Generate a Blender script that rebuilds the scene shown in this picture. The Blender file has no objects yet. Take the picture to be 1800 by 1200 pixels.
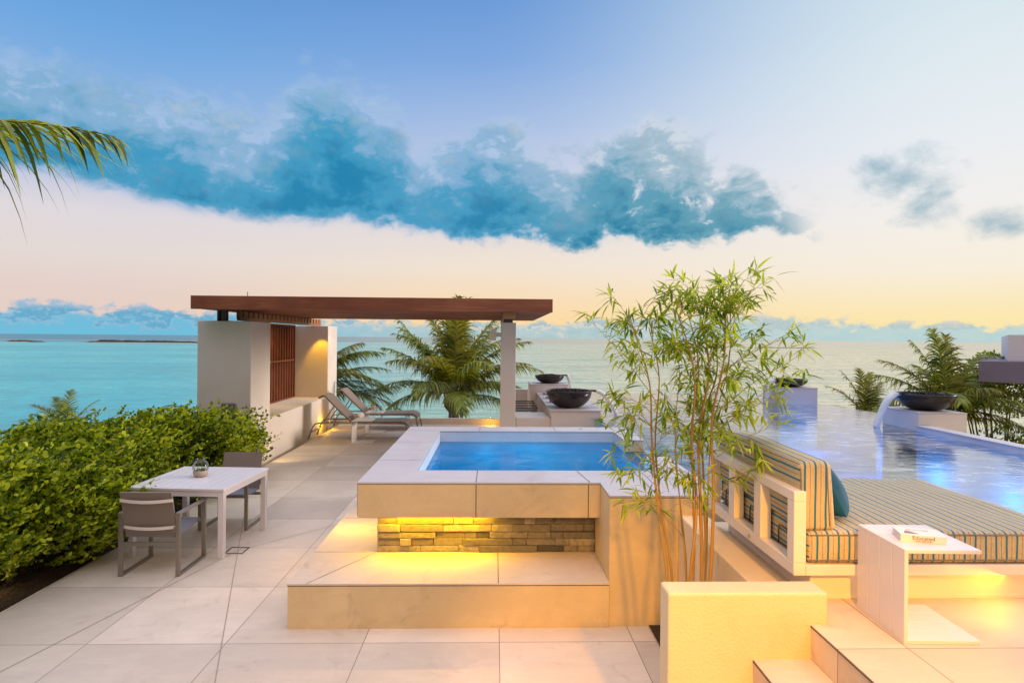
import bpy, bmesh, math, random
import numpy as np
from mathutils import Vector, Matrix
random.seed(7)
R = math.radians
sc = bpy.context.scene
col = sc.collection

# ---------------------------------------------------------------- camera
cd = bpy.data.cameras.new("camera"); cam = bpy.data.objects.new("camera", cd); col.objects.link(cam)
cd.sensor_width = 36.0; cd.lens = 21.0; cd.clip_start = 0.1; cd.clip_end = 60000
cd.shift_y = -6/1800
cam.matrix_world = Matrix.Translation((0, 0, 2.35)) @ Matrix.Rotation(R(-1.64), 4, 'Z') @ Matrix.Rotation(R(90), 4, 'X') @ Matrix.Rotation(R(0.51), 4, 'Z')
sc.camera = cam
sc.view_settings.view_transform = 'Standard'; sc.view_settings.look = 'None'
sc.view_settings.exposure = 0.0; sc.view_settings.gamma = 1.0
try: sc.view_settings.use_curve_mapping = False
except Exception: pass
sc.cycles.max_bounces = 8; sc.cycles.transparent_max_bounces = 24
sc.cycles.caustics_reflective = False; sc.cycles.caustics_refractive = False
sc.cycles.sample_clamp_indirect = 4.0

def lin(r, g, b):
    f = lambda c: (c/255/12.92 if c/255 <= .04045 else ((c/255+.055)/1.055)**2.4)
    return (f(r), f(g), f(b), 1.0)

# ---------------------------------------------------------------- node helpers
class NT:
    def __init__(s, nt): s.nt = nt; s.nt.nodes.clear()
    def n(s, t, **kw):
        o = s.nt.nodes.new(t)
        for k, v in kw.items(): setattr(o, k, v)
        return o
    def put(s, sock, v):
        if hasattr(v, 'is_output') or isinstance(v, bpy.types.NodeSocket): s.nt.links.new(v, sock)
        else: sock.default_value = v
    def m(s, op, a, b=0.0, c=None, clamp=False):
        o = s.n('ShaderNodeMath', operation=op, use_clamp=clamp)
        s.put(o.inputs[0], a); s.put(o.inputs[1], b)
        if c is not None: s.put(o.inputs[2], c)
        return o.outputs[0]
    def ss(s, x, a, b):       # smoothstep
        o = s.n('ShaderNodeMapRange', interpolation_type='SMOOTHSTEP')
        s.put(o.inputs['Value'], x); s.put(o.inputs['From Min'], a); s.put(o.inputs['From Max'], b)
        return o.outputs[0]
    def mr(s, x, a, b, c=0.0, d=1.0):
        o = s.n('ShaderNodeMapRange'); s.put(o.inputs[0], x)
        for i, v in enumerate((a, b, c, d)): s.put(o.inputs[i+1], v)
        return o.outputs[0]
    def mix(s, f, a, b, mode='MIX'):
        o = s.n('ShaderNodeMix', data_type='RGBA', blend_type=mode)
        s.put(o.inputs[0], f); s.put(o.inputs[6], a); s.put(o.inputs[7], b)
        return o.outputs[2]
    def ramp(s, f, stops, interp='EASE'):
        o = s.n('ShaderNodeValToRGB'); o.color_ramp.interpolation = interp
        e = o.color_ramp.elements
        while len(e) < len(stops): e.new(0.5)
        for i, (p, c) in enumerate(stops): e[i].position = p; e[i].color = c
        s.put(o.inputs[0], f); return o.outputs[0]
    def curve(s, f, pts):
        o = s.n('ShaderNodeFloatCurve'); c = o.mapping.curves[0]
        while len(c.points) < len(pts): c.points.new(.5, .5)
        for i, (x, y) in enumerate(pts): c.points[i].location = (x, y); c.points[i].handle_type = 'AUTO'
        o.mapping.update(); s.put(o.inputs['Value'], f); return o.outputs[0]
    def xyz(s, x, y, z):
        o = s.n('ShaderNodeCombineXYZ')
        for i, v in enumerate((x, y, z)): s.put(o.inputs[i], v)
        return o.outputs[0]
    def sep(s, v):
        o = s.n('ShaderNodeSeparateXYZ'); s.put(o.inputs[0], v); return o.outputs
    def noise(s, v, scale, detail=4, rough=.5, out=0, dist=0.0):
        o = s.n('ShaderNodeTexNoise'); 
        if v is not None: s.put(o.inputs['Vector'], v)
        o.inputs['Scale'].default_value = scale; o.inputs['Detail'].default_value = detail
        o.inputs['Roughness'].default_value = rough; o.inputs['Distortion'].default_value = dist
        return o.outputs[out]
    def scale(s, v, k):
        o = s.n('ShaderNodeMapping'); s.put(o.inputs[0], v); o.inputs['Scale'].default_value = k; return o.outputs[0]

# ---------------------------------------------------------------- world: dusk sky with the cloud band
SUN_AZ, SUN_EL = R(84), R(12)          # azimuth from +Y towards +X
w = bpy.data.worlds.new("World"); sc.world = w; w.use_nodes = True
t = NT(w.node_tree)
g = t.n('ShaderNodeTexCoord').outputs['Generated']
X, Y, Z = t.sep(g)
az = t.m('ARCTAN2', X, Y)
hyp = t.m('SQRT', t.m('ADD', t.m('MULTIPLY', X, X), t.m('MULTIPLY', Y, Y)))
te = t.m('DIVIDE', Z, t.m('MAXIMUM', hyp, 0.001))        # tangent of the elevation
px2az = lambda x: math.atan((x-870)/1050)
def vv(x, y): return (586+16*x/1800-y)/1050*math.cos(px2az(x))
e = t.m('MAXIMUM', te, 0.0)
# clear-sky colour: three vertical gradients, left / middle / right (exported per tangent of elevation 0..0.6)
def grad(stops): return t.ramp(t.m('DIVIDE', e, 0.6, clamp=True), [(p/.6, lin(*c)) for p, c in stops], 'LINEAR')
GL = grad([(0, (232,206,192)), (.06, (229,208,200)), (.11, (228,217,212)), (.17, (223,217,222)), (.24, (178,192,226)), (.32, (140,180,226)), (.42, (112,168,224)), (.6, (84,140,206))])
GM = grad([(0, (255,216,146)), (.055, (250,220,178)), (.12, (241,227,211)), (.19, (228,220,220)), (.27, (198,206,229)), (.36, (165,190,228)), (.46, (130,170,224)), (.6, (100,150,214))])
GR = grad([(0, (252,228,160)), (.04, (252,232,180)), (.1, (248,238,220)), (.18, (243,240,236)), (.27, (234,238,242)), (.38, (224,235,240)), (.6, (200,222,234))])
clear = t.mix(t.ss(az, -.62, .04), GL, GM)
clear = t.mix(t.ss(az, -.05, .72), clear, GR)
u = t.m('DIVIDE', t.m('ADD', az, .9), 1.8, clamp=True)
U = lambda x: (px2az(x)+.9)/1.8
S = 2.0                                             # curve values are tangent * S
def env(pts):
    return t.m('DIVIDE', t.curve(u, [(0, pts[0][1]*S)]+[(U(x), max(0, v)*S) for x, v in pts]+[(1, pts[-1][1]*S)]), S)
P = lambda lst: [(x, vv(x, y)) for x, y in lst]
cv = t.xyz(t.m('MULTIPLY', az, 5.0), t.m('MULTIPLY', te, 9.0), 0.0)
n1 = t.noise(cv, 1.5, 9, .6, dist=.5)
n2 = t.noise(t.xyz(t.m('MULTIPLY', az, 5.0), t.m('MULTIPLY', te, 7.0), 3.7), 4.6, 9, .62, dist=.3)
n4 = t.noise(t.xyz(t.m('MULTIPLY', az, 5.0), t.m('MULTIPLY', te, 6.0), 6.2), 1.9, 8, .6, dist=.4)
n3 = t.noise(t.xyz(t.m('MULTIPLY', az, 5.0), t.m('MULTIPLY', te, 7.0), 9.1), .9, 3, .5)
top = env(P([(0,95),(110,130),(210,170),(330,175),(430,215),(480,205),(555,140),(640,175),(700,205),(745,275),(800,255),(850,225),(920,235),(1000,285),(1050,260),(1100,228),(1190,232),(1260,275),(1340,300),(1400,355),(1480,372)]))
bot = env(P([(0,300),(100,318),(200,345),(300,370),(400,388),(520,396),(620,398),(700,412),(800,428),(900,436),(1000,432),(1150,438),(1250,432),(1330,412),(1420,405),(1480,385)]))
nn = t.m('SUBTRACT', n1, .5); n2c = t.m('SUBTRACT', n2, .5); n4c = t.m('SUBTRACT', n4, .5)
dt = t.m('ADD', t.m('DIVIDE', t.m('SUBTRACT', top, te), .055), t.m('ADD', t.m('MULTIPLY_ADD', nn, 3.6, .35), t.m('MULTIPLY', n2c, 1.6)))
db = t.m('ADD', t.m('DIVIDE', t.m('SUBTRACT', te, bot), .022), t.m('ADD', t.m('MULTIPLY', n4c, t.mr(az, -.3, .1, 1.0, 5.0)), t.m('MULTIPLY', n2c, t.mr(az, -.3, .1, 1.3, 2.6))))
hole = t.m('ADD', t.m('MULTIPLY', n4c, t.mr(az, -.4, .15, 5.0, 11.0)), 1.5)
endf = t.m('MULTIPLY', t.m('SUBTRACT', px2az(1450), az), 14.0)
d = t.m('MINIMUM', t.m('MINIMUM', dt, db), t.m('MINIMUM', endf, t.m('ADD', hole, t.mr(az, -.1, .5, 1.2, -.1))))
mask = t.ss(d, -.25, .95)
depth = t.m('ADD', t.m('MULTIPLY', t.m('MINIMUM', t.m('MINIMUM', t.m('MULTIPLY', dt, .42), t.m('MULTIPLY', db, 1.5)), d), .52), t.m('ADD', t.m('MULTIPLY', n2c, .85), t.m('MULTIPLY', n4c, .8)))
ccol_l = t.ramp(depth, [(.0, lin(166,194,226)), (.2, lin(130,176,212)), (.5, lin(62,154,194)), (.85, lin(18,130,174))])
ccol_r = t.ramp(depth, [(.0, lin(214,220,226)), (.2, lin(160,188,204)), (.45, lin(92,158,180)), (.85, lin(14,124,158))])
ccol = t.mix(t.ss(az, -.1, .35), ccol_l, ccol_r)
hl = t.m('MULTIPLY', t.ss(n2, .48, .72), t.m('SUBTRACT', 1.0, t.ss(dt, .6, 3.6)))
ccol = t.mix(t.m('MULTIPLY', hl, .34), ccol, lin(228,222,224))
front = t.ss(Y, 0.05, .35)
skyc = t.mix(t.m('MULTIPLY', t.m('MULTIPLY', mask, front), .97), clear, ccol)
# two loose clouds on the right
def blob(cx, cy, rx, ry, k):
    a0 = px2az(cx); v0 = vv(cx, cy)
    dx = t.m('DIVIDE', t.m('SUBTRACT', az, a0), rx); dy = t.m('DIVIDE', t.m('SUBTRACT', te, v0), ry)
    sk = t.m('ADD', dy, t.m('MULTIPLY', dx, k))
    rr = t.m('SQRT', t.m('ADD', t.m('MULTIPLY', dx, dx), t.m('MULTIPLY', sk, sk)))
    return t.m('SUBTRACT', 1.0, rr)
b = t.m('MAXIMUM', t.m('MAXIMUM', blob(1600,305,.085,.06,-.3), blob(1625,365,.05,.05,0)), t.m('MAXIMUM', blob(1790,395,.05,.03,0), blob(1560,290,.05,.03,.2)))
bd = t.m('ADD', t.m('MULTIPLY', b, 1.9), t.m('ADD', t.m('MULTIPLY', n4c, 4.0), t.m('MULTIPLY', n2c, 2.6)))
bm = t.m('MULTIPLY', t.ss(bd, .1, 2.2), t.ss(b, -.25, .1))
skyc = t.mix(t.m('MULTIPLY', bm, .75), skyc, lin(112,164,186))
# cloud bank along the horizon
nb = t.noise(t.xyz(t.m('MULTIPLY', az, 9.0), t.m('MULTIPLY', te, 14.0), 1.3), 4.2, 7, .62)
htop = env(P([(0,540),(120,532),(200,545),(250,536),(340,548),(450,552),(600,560),(700,563),(900,566),(1050,560),(1150,556),(1300,550),(1420,556),(1500,562),(1650,566),(1800,566)]))
hd = t.m('ADD', t.m('DIVIDE', t.m('SUBTRACT', htop, te), .010), t.m('MULTIPLY', t.m('SUBTRACT', nb, .5), 6.0))
hm = t.ss(hd, -.3, .9)
hf = t.m('ADD', t.m('DIVIDE', te, .05), t.m('MULTIPLY', t.m('SUBTRACT', nb, .5), 2.0))
hl_ = t.ramp(hf, [(.0, lin(92,190,222)), (.3, lin(100,186,220)), (.42, lin(128,188,216)), (.6, lin(84,168,206)), (.95, lin(140,186,216))])
hm_ = t.ramp(hf, [(.0, lin(165,198,205)), (.3, lin(178,204,210)), (.45, lin(214,212,205)), (.6, lin(158,190,202)), (.95, lin(196,208,214))])
hr_ = t.ramp(hf, [(.0, lin(178,210,216)), (.35, lin(186,212,214)), (.55, lin(176,200,206)), (.8, lin(206,208,202)), (.95, lin(232,222,204))])
hc = t.mix(t.ss(az, -.5, -.05), hl_, hm_); hc = t.mix(t.ss(az, .1, .6), hc, hr_)
skyc = t.mix(t.m('MULTIPLY', hm, .93), skyc, hc)
# the half of the sky behind the camera and the zenith
back_c = t.ramp(t.m('DIVIDE', e, 1.2, clamp=True), [(0, (.26,.17,.10,1)), (.35, (.30,.22,.17,1)), (.7, (.50,.44,.46,1)), (1, (.75,.72,.86,1))], 'LINEAR')
zen = (1.40, 1.36, 1.58, 1)
skyc = t.mix(t.ss(Y, .25, -.25), skyc, back_c)
skyc = t.mix(t.ss(te, .55, 1.4), skyc, zen)
skyc = t.mix(t.ss(te, 0.0, -.06), skyc, (.25,.24,.2,1))
nis = t.n('ShaderNodeTexSky', sky_type='NISHITA'); nis.sun_disc = False; nis.sun_elevation = SUN_EL; nis.sun_rotation = SUN_AZ
bg1 = t.n('ShaderNodeBackground'); t.put(bg1.inputs[0], skyc); bg1.inputs[1].default_value = 1.0
bg2 = t.n('ShaderNodeBackground'); t.put(bg2.inputs[0], nis.outputs[0]); bg2.inputs[1].default_value = 0.0
wo = t.n('ShaderNodeOutputWorld'); t.nt.links.new(bg1.outputs[0], wo.inputs[0])
t.nt.nodes.remove(bg2); t.nt.nodes.remove(nis)

# ---------------------------------------------------------------- sun and lamps
def lamp(name, kind, loc, energy, color, size=.05, target=None, spot=None, blend=.6, **kw):
    l = bpy.data.lights.new(name, kind); l.energy = energy; l.color = color
    if name in ('pool_lamp','kerb_light','lounger_light'): l.specular_factor = 0
    if kind == 'AREA':
        l.shape = 'RECTANGLE'; l.size, l.size_y = size
    elif kind != 'SUN': l.shadow_soft_size = size
    if spot: l.spot_size = spot; l.spot_blend = blend
    o = bpy.data.objects.new(name, l); o.location = loc
    if target is not None: o.rotation_euler = (Vector(target)-Vector(loc)).to_track_quat('-Z', 'Y').to_euler()
    col.objects.link(o); return o
sd = Vector((math.sin(SUN_AZ)*math.cos(SUN_EL), math.cos(SUN_AZ)*math.cos(SUN_EL), math.sin(SUN_EL)))
s = lamp('sun', 'SUN', (0,0,30), 2.8, (1,.84,.70), target=tuple(Vector((0,0,30))-sd)); s.data.angle = R(18)
YEL = (1,.49,.0); WARM = (1,.72,.34)

# ---------------------------------------------------------------- materials
MATS = {}
def base_mat(name):
    m = bpy.data.materials.new(name); m.use_nodes = True; MATS[name] = m; return m, NT(m.node_tree)
def finish(t, surf, disp=None):
    o = t.n('ShaderNodeOutputMaterial'); t.nt.links.new(surf, o.inputs[0])
def pbsdf(t, color, rough=.5, metal=0, bump=None, bstr=.3, bdist=.01, spec=None, **kw):
    p = t.n('ShaderNodeBsdfPrincipled'); t.put(p.inputs['Base Color'], color); t.put(p.inputs['Roughness'], rough); p.inputs['Metallic'].default_value = metal
    if spec is not None: p.inputs['Specular IOR Level'].default_value = spec
    for k, v in kw.items(): t.put(p.inputs[k], v)
    if bump is not None:
        b = t.n('ShaderNodeBump'); b.inputs['Strength'].default_value = bstr; b.inputs['Distance'].default_value = bdist
        t.put(b.inputs['Height'], bump); t.nt.links.new(b.outputs[0], p.inputs['Normal'])
    return p
def rough_mat(name, c, rough=.6, var=.12, sc1=6, sc2=90, bstr=.25, bdist=.004, metal=0, spec=.5, stretch=(1,1,1), hue=None):
    m, t = base_mat(name); v = t.scale(t.n('ShaderNodeTexCoord').outputs['Object'], stretch)
    a = t.noise(v, sc1, 6, .6); b = t.noise(v, sc2, 3, .6)
    k = t.m('ADD', 1-var, t.m('MULTIPLY', t.m('ADD', t.m('MULTIPLY', a, .75), t.m('MULTIPLY', b, .25)), 2*var))
    cc = t.mix(1.0, (*c, 1), t.xyz(k, k, k), 'MULTIPLY')
    if hue: cc = t.mix(t.ss(t.noise(v, sc1*.5, 5, .6), .4, .7), cc, (*hue, 1))
    p = pbsdf(t, cc, t.m('ADD', rough-.06, t.m('MULTIPLY', b, .12)), metal, b, bstr, bdist, spec)
    finish(t, p.outputs[0]); return m
rough_mat('stucco', (.78,.72,.67), .85, .10, 1.6, 90, .6, .008, hue=(.70,.63,.57))
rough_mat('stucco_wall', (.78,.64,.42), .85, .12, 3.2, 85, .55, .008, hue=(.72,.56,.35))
rough_mat('painted_white', (.70,.68,.73), .3, .03, 5, 60, .08, .001)
rough_mat('painted_cream', (.78,.72,.68), .45, .03, 5, 60, .08, .001)
rough_mat('taupe_metal', (.30,.27,.235), .38, .05, 8, 120, .06, .001, .55)
rough_mat('taupe_dark', (.22,.20,.18), .4, .05, 8, 120, .06, .001, .4)
rough_mat('steel', (.5,.5,.5), .3, .05, 8, 120, .05, .001, .9)
rough_mat('dark_line', (.09,.075,.065), .8, .2, 20, 90)
rough_mat('joint_line', (.34,.28,.24), .8, .2, 20, 90)
rough_mat('black_metal', (.035,.03,.03), .35, .1, 12, 80)
rough_mat('dark_post', (.07,.045,.035), .5, .15, 12, 80)
rough_mat('bowl_glaze', (.016,.012,.011), .22, .35, 5, 60, .12, .002, hue=(.035,.014,.007))
rough_mat('lava', (.018,.016,.016), .8, .4, 15, 80)
rough_mat('soil', (.055,.032,.02), .95, .6, 14, 60, 1, .03)
rough_mat('bamboo_bark', (.38,.22,.06), .4, .3, 5, 40, .1, .002, stretch=(1,1,.3), hue=(.36,.26,.05))
rough_mat('bark', (.16,.11,.07), .9, .4, 6, 40, 1, .02)
rough_mat('teal_cloth', (.001,.085,.19), .8, .15, 9, 220, .5, .003)
rough_mat('towel', (.7,.6,.56), .95, .08, 9, 200, .8, .004)
rough_mat('paper', (.82,.78,.7), .6, .06, 4, 100)
rough_mat('cover', (.80,.78,.76), .35, .04, 5, 60)
rough_mat('ink', (.05,.05,.06), .6, .1)
rough_mat('napkin', (.25,.2,.3), .8, .2)
rough_mat('ceramic', (.75,.72,.7), .3, .04)
rough_mat('house_white', (.74,.70,.76), .8, .06, 1.2, 60)
rough_mat('house_grey', (.22,.19,.26), .8, .18, 2.0, 60)
rough_mat('rock', (.045,.04,.028), .95, .5, .02, .3)
rough_mat('sand', (.55,.45,.32), .95, .15, .1, 3)
rough_mat('scrub', (.03,.05,.015), .95, .5, .6, 8, 1, .3)
rough_mat('tan_pot', (.42,.33,.25), .7, .15, 12, 80)

def tile_mat(name, c, c2, joints, off=(0,0), step=1.04, rough=.5, thin=.0035, var=.15):
    m, t = base_mat(name); v = t.n('ShaderNodeTexCoord').outputs['Object']; x, y, z = t.sep(v)
    a = t.noise(v, 1.4, 8, .62, dist=.4); b = t.noise(t.scale(v, (1, 1, 1)), 45, 4, .65)
    sv = t.noise(t.scale(v, (1.2, 6, 3)), 2.2, 6, .7, dist=.8)
    f = t.m('ADD', t.m('MULTIPLY', a, .7), t.m('ADD', t.m('MULTIPLY', b, .15), t.m('MULTIPLY', sv, .35)))
    cc = t.mix(t.ss(f, .38, .72), (*c, 1), (*c2, 1))
    if joints:
        cells = []
        ln = None
        for ax, o in ((x, off[0]), (y, off[1])):
            q = t.m('DIVIDE', t.m('SUBTRACT', ax, o), step)
            fr = t.m('ABSOLUTE', t.m('SUBTRACT', t.m('FRACT', t.m('ADD', q, 100.5)), .5))
            l = t.m('LESS_THAN', fr, thin/step)
            ln = l if ln is None else t.m('MAXIMUM', ln, l)
            cells.append(t.m('FLOOR', t.m('ADD', q, 100)))
        wn = t.n('ShaderNodeTexWhiteNoise', noise_dimensions='2D'); t.put(wn.inputs['Vector'], t.xyz(cells[0], cells[1], 0))
        k = t.m('ADD', 1-var, t.m('MULTIPLY', wn.outputs[0], 2*var))
        cc = t.mix(1.0, cc, t.xyz(k, k, k), 'MULTIPLY')
        cc = t.mix(ln, cc, (.30,.24,.20,1))
    st_ = t.noise(v, 3.1, 9, .72, dist=1.1); cc = t.mix(t.m('MULTIPLY', t.ss(st_, .54, .72), .30), cc, (.30,.22,.17,1))
    p = pbsdf(t, cc, t.m('ADD', rough, t.m('MULTIPLY', a, .2)), 0, b, .25, .003)
    finish(t, p.outputs[0]); return m
tile_mat('floor_tile', (.74,.645,.55), (.62,.54,.455), True, (-2.035, 4.62), 1.045)
tile_mat('step_tile', (.70,.60,.50), (.58,.495,.41), False)
tile_mat('rim_tile', (.62,.60,.62), (.52,.50,.53), False, rough=.35)
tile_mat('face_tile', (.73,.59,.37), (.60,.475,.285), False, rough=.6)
tile_mat('deck_tile', (.68,.58,.45), (.58,.49,.37), True, (1.98, 2.79), 1.2)

def wood_mat(name, c, c2, ax):
    m, t = base_mat(name); v = t.n('ShaderNodeTexCoord').outputs['Object']
    st = {'x': (.7, 9, 14), 'y': (9, .7, 14), 'z': (9, 9, .7)}[ax]
    a = t.noise(t.scale(v, st), 2.2, 8, .65, dist=1.2); b = t.noise(t.scale(v, st), 14, 4, .6)
    big = t.noise(v, 1.1, 3, .5)
    f = t.m('ADD', t.m('MULTIPLY', a, .7), t.m('ADD', t.m('MULTIPLY', b, .2), t.m('MULTIPLY', t.m('SUBTRACT', big, .5), .5)))
    cc = t.mix(t.ss(f, .3, .7), (*c, 1), (*c2, 1))
    p = pbsdf(t, cc, .5, 0, b, .2, .003); finish(t, p.outputs[0])
wood_mat('wood', (.20,.050,.020), (.40,.125,.050), 'x')
wood_mat('wood_side', (.30,.12,.04), (.44,.20,.07), 'y')
wood_mat('wood_slat', (.16,.04,.016), (.30,.09,.032), 'z')

def leaf_mat(name, dark, light, trans=.35, gloss=.3):
    m, t = base_mat(name); gi = t.n('ShaderNodeNewGeometry')
    v = t.n('ShaderNodeTexCoord').outputs['Object']
    r = gi.outputs['Random Per Island']; n = t.noise(v, 1.3, 4, .6)
    f = t.m('ADD', t.m('MULTIPLY', r, .55), t.m('MULTIPLY', n, .45), clamp=True)
    cc = t.mix(t.ss(f, .2, .8), (*dark, 1), (*light, 1))
    p = pbsdf(t, cc, .45, spec=gloss)
    tr = t.n('ShaderNodeBsdfTranslucent'); t.put(tr.inputs[0], t.mix(1.0, cc, (1.5,1.3,.5,1), 'MULTIPLY'))
    mx = t.n('ShaderNodeMixShader'); mx.inputs[0].default_value = trans
    t.nt.links.new(p.outputs[0], mx.inputs[1]); t.nt.links.new(tr.outputs[0], mx.inputs[2]); finish(t, mx.outputs[0])
leaf_mat('hedge_leaf', (.028,.075,.004), (.46,.56,.035), .38, .45)
leaf_mat('hedge_inner', (.006,.012,.002), (.03,.05,.006), .15, .1)  # near-black leaf colour carries the shade inside the hedge
leaf_mat('palm_leaf', (.035,.075,.008), (.42,.48,.07), .5, .4)
leaf_mat('palm_gold', (.07,.10,.012), (.40,.38,.05), .45, .4)
leaf_mat('palm_dry', (.06,.04,.02), (.10,.09,.03), .25, .3)
leaf_mat('bamboo_leaf', (.09,.20,.008), (.50,.62,.05), .5, .3)
leaf_mat('shrub_leaf', (.025,.055,.008), (.15,.21,.03), .3, .3)

def cloth_mat(name, c, c2, sc=260):
    m, t = base_mat(name); v = t.n('ShaderNodeTexCoord').outputs['Object']
    wv = t.n('ShaderNodeTexWave', bands_direction='X'); t.put(wv.inputs[0], v); wv.inputs['Scale'].default_value = sc/4; wv.inputs['Distortion'].default_value = 1
    n = t.noise(t.scale(v, (1, 1, 6)), 30, 4, .7)
    cc = t.mix(t.m('ADD', t.m('MULTIPLY', wv.outputs[1], .4), t.m('MULTIPLY', n, .6)), (*c, 1), (*c2, 1))
    p = pbsdf(t, cc, .75, 0, n, .2, .002); finish(t, p.outputs[0])
cloth_mat('sling', (.19,.155,.135), (.28,.23,.20))
cloth_mat('sling_dark', (.15,.13,.13), (.23,.20,.20))
cloth_mat('sling_seat', (.17,.17,.21), (.26,.26,.31))

def stripe_mat(name, period=.060):
    m, t = base_mat(name); v = t.n('ShaderNodeTexCoord').outputs['Object']; x, y, z = t.sep(v)
    gn = t.n('ShaderNodeNewGeometry').outputs['Normal']; nx, ny, nz = t.sep(gn)
    wob = t.m('MULTIPLY', t.m('SUBTRACT', t.noise(v, 5, 3, .5), .5), .010)
    s = t.m('ADD', t.mix(t.m('GREATER_THAN', t.m('ABSOLUTE', nx), .72), x, z), wob)
    along = t.mix(t.m('GREATER_THAN', t.m('ABSOLUTE', nz), .72), z, y)
    q = t.m('FRACT', t.m('ADD', t.m('DIVIDE', s, period), 50))
    teal = t.m('LESS_THAN', t.m('ABSOLUTE', t.m('SUBTRACT', q, .25)), .10)
    dark = t.m('LESS_THAN', t.m('ABSOLUTE', t.m('SUBTRACT', q, .75)), .03)
    dash = t.m('GREATER_THAN', t.m('FRACT', t.m('MULTIPLY', along, 90)), .35)
    fleck = t.noise(v, 330, 2, .7)
    bc = t.mix(t.ss(fleck, .38, .62), (.33,.27,.16,1), (.66,.56,.37,1))
    tc = t.mix(t.ss(fleck, .35, .65), (.01,.11,.19,1), (.03,.22,.33,1))
    cc = t.mix(teal, bc, tc); cc = t.mix(t.m('MULTIPLY', dark, dash), cc, (.09,.05,.06,1))
    p = pbsdf(t, cc, .9, 0, fleck, .5, .003); finish(t, p.outputs[0])
stripe_mat('stripe_cloth')

def stone_mat():
    m, t = base_mat('ledge_stone'); gi = t.n('ShaderNodeNewGeometry'); v = t.n('ShaderNodeTexCoord').outputs['Object']
    n = t.noise(v, 22, 7, .7); r = gi.outputs['Random Per Island']
    c = t.ramp(r, [(0, (.09,.085,.08,1)), (.35, (.20,.19,.175,1)), (.7, (.30,.28,.25,1)), (1, (.40,.37,.32,1))])
    cc = t.mix(t.ss(n, .35, .7), c, (.10,.085,.075,1)); cc = t.mix(.55, c, cc)
    p = pbsdf(t, cc, .85, 0, n, .9, .012); finish(t, p.outputs[0])
stone_mat()

def emit_mat(name, c, s):
    m, t = base_mat(name); e_ = t.n('ShaderNodeEmission'); e_.inputs[0].default_value = (*c, 1); e_.inputs[1].default_value = s; finish(t, e_.outputs[0])
emit_mat('led', (1,.72,.12), 6.0)
emit_mat('lamp_glow', (1,.85,.5), 4.0)

def glass_mat(name, tint, ior=1.45, rough=0.0, k=1.0):
    m, t = base_mat(name)
    tr = t.n('ShaderNodeBsdfTransparent'); tr.inputs[0].default_value = (*tint, 1)
    gl = t.n('ShaderNodeBsdfGlossy'); gl.inputs['Roughness'].default_value = rough
    fr = t.n('ShaderNodeFresnel'); fr.inputs[0].default_value = ior
    mx = t.n('ShaderNodeMixShader'); t.put(mx.inputs[0], t.m('MULTIPLY', fr.outputs[0], k)); t.nt.links.new(tr.outputs[0], mx.inputs[1]); t.nt.links.new(gl.outputs[0], mx.inputs[2])
    finish(t, mx.outputs[0])
glass_mat('glass', (.93,.97,.955), k=.6)
glass_mat('glass_edge', (.55,.75,.7))

def water_mat(name, tint, ior, rough, bscale, bstr, bdist, stretch=(1,1,1), foam=None, whit=.0, fk=(1.0,0.0)):
    m, t = base_mat(name); v = t.scale(t.n('ShaderNodeTexCoord').outputs['Object'], stretch)
    h = t.m('ADD', t.noise(v, bscale, 5, .6), t.m('MULTIPLY', t.noise(v, bscale*.3, 2, .5), 1.5))
    b = t.n('ShaderNodeBump'); b.inputs['Strength'].default_value = bstr; b.inputs['Distance'].default_value = bdist; t.put(b.inputs['Height'], h)
    tr = t.n('ShaderNodeBsdfTransparent'); tr.inputs[0].default_value = (*tint, 1)
    gl = t.n('ShaderNodeBsdfGlossy'); gl.inputs['Roughness'].default_value = rough; t.nt.links.new(b.outputs[0], gl.inputs['Normal'])
    fr = t.n('ShaderNodeFresnel'); fr.inputs[0].default_value = ior; t.nt.links.new(b.outputs[0], fr.inputs['Normal'])
    mx = t.n('ShaderNodeMixShader'); t.put(mx.inputs[0], t.m('MULTIPLY_ADD', fr.outputs[0], fk[0], fk[1], clamp=True)); t.nt.links.new(tr.outputs[0], mx.inputs[1]); t.nt.links.new(gl.outputs[0], mx.inputs[2])
    out = mx.outputs[0]
    if whit:
        df = t.n('ShaderNodeBsdfDiffuse'); df.inputs[0].default_value = (.84,.90,.86,1)
        wn = t.noise(v, bscale*.55, 6, .7, dist=.6)
        m2 = t.n('ShaderNodeMixShader'); t.put(m2.inputs[0], t.m('MULTIPLY', t.ss(wn, .42, .75), whit)); t.nt.links.new(out, m2.inputs[1]); t.nt.links.new(df.outputs[0], m2.inputs[2]); out = m2.outputs[0]
    finish(t, out)
water_mat('spa_water', (.02,.54,.80), 1.17, .02, 4, .18, .03, whit=.07)
water_mat('pool_water', (.42,.84,1.0), 2.4, .06, 6, .15, .02, (1,1.8,1), whit=.40, fk=(1.0,.20))
def simple_blue(name, c):
    m, t = base_mat(name); v = t.n('ShaderNodeTexCoord').outputs['Object']
    br = t.n('ShaderNodeTexVoronoi', feature='DISTANCE_TO_EDGE'); t.put(br.inputs['Vector'], v); br.inputs['Scale'].default_value = 24; br.inputs['Randomness'].default_value = .1
    n = t.noise(v, 3, 4, .6)
    k = t.m('ADD', .8, t.m('MULTIPLY', n, .4)); cc = t.mix(1.0, (*c, 1), t.xyz(k, k, k), 'MULTIPLY')
    cc = t.mix(t.m('LESS_THAN', br.outputs[0], .02), cc, (.3,.45,.6,1))
    p = pbsdf(t, cc, .3); finish(t, p.outputs[0])
simple_blue('pool_tile', (.0,.36,.88)); simple_blue('spa_tile', (.10,.58,.72))
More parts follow.
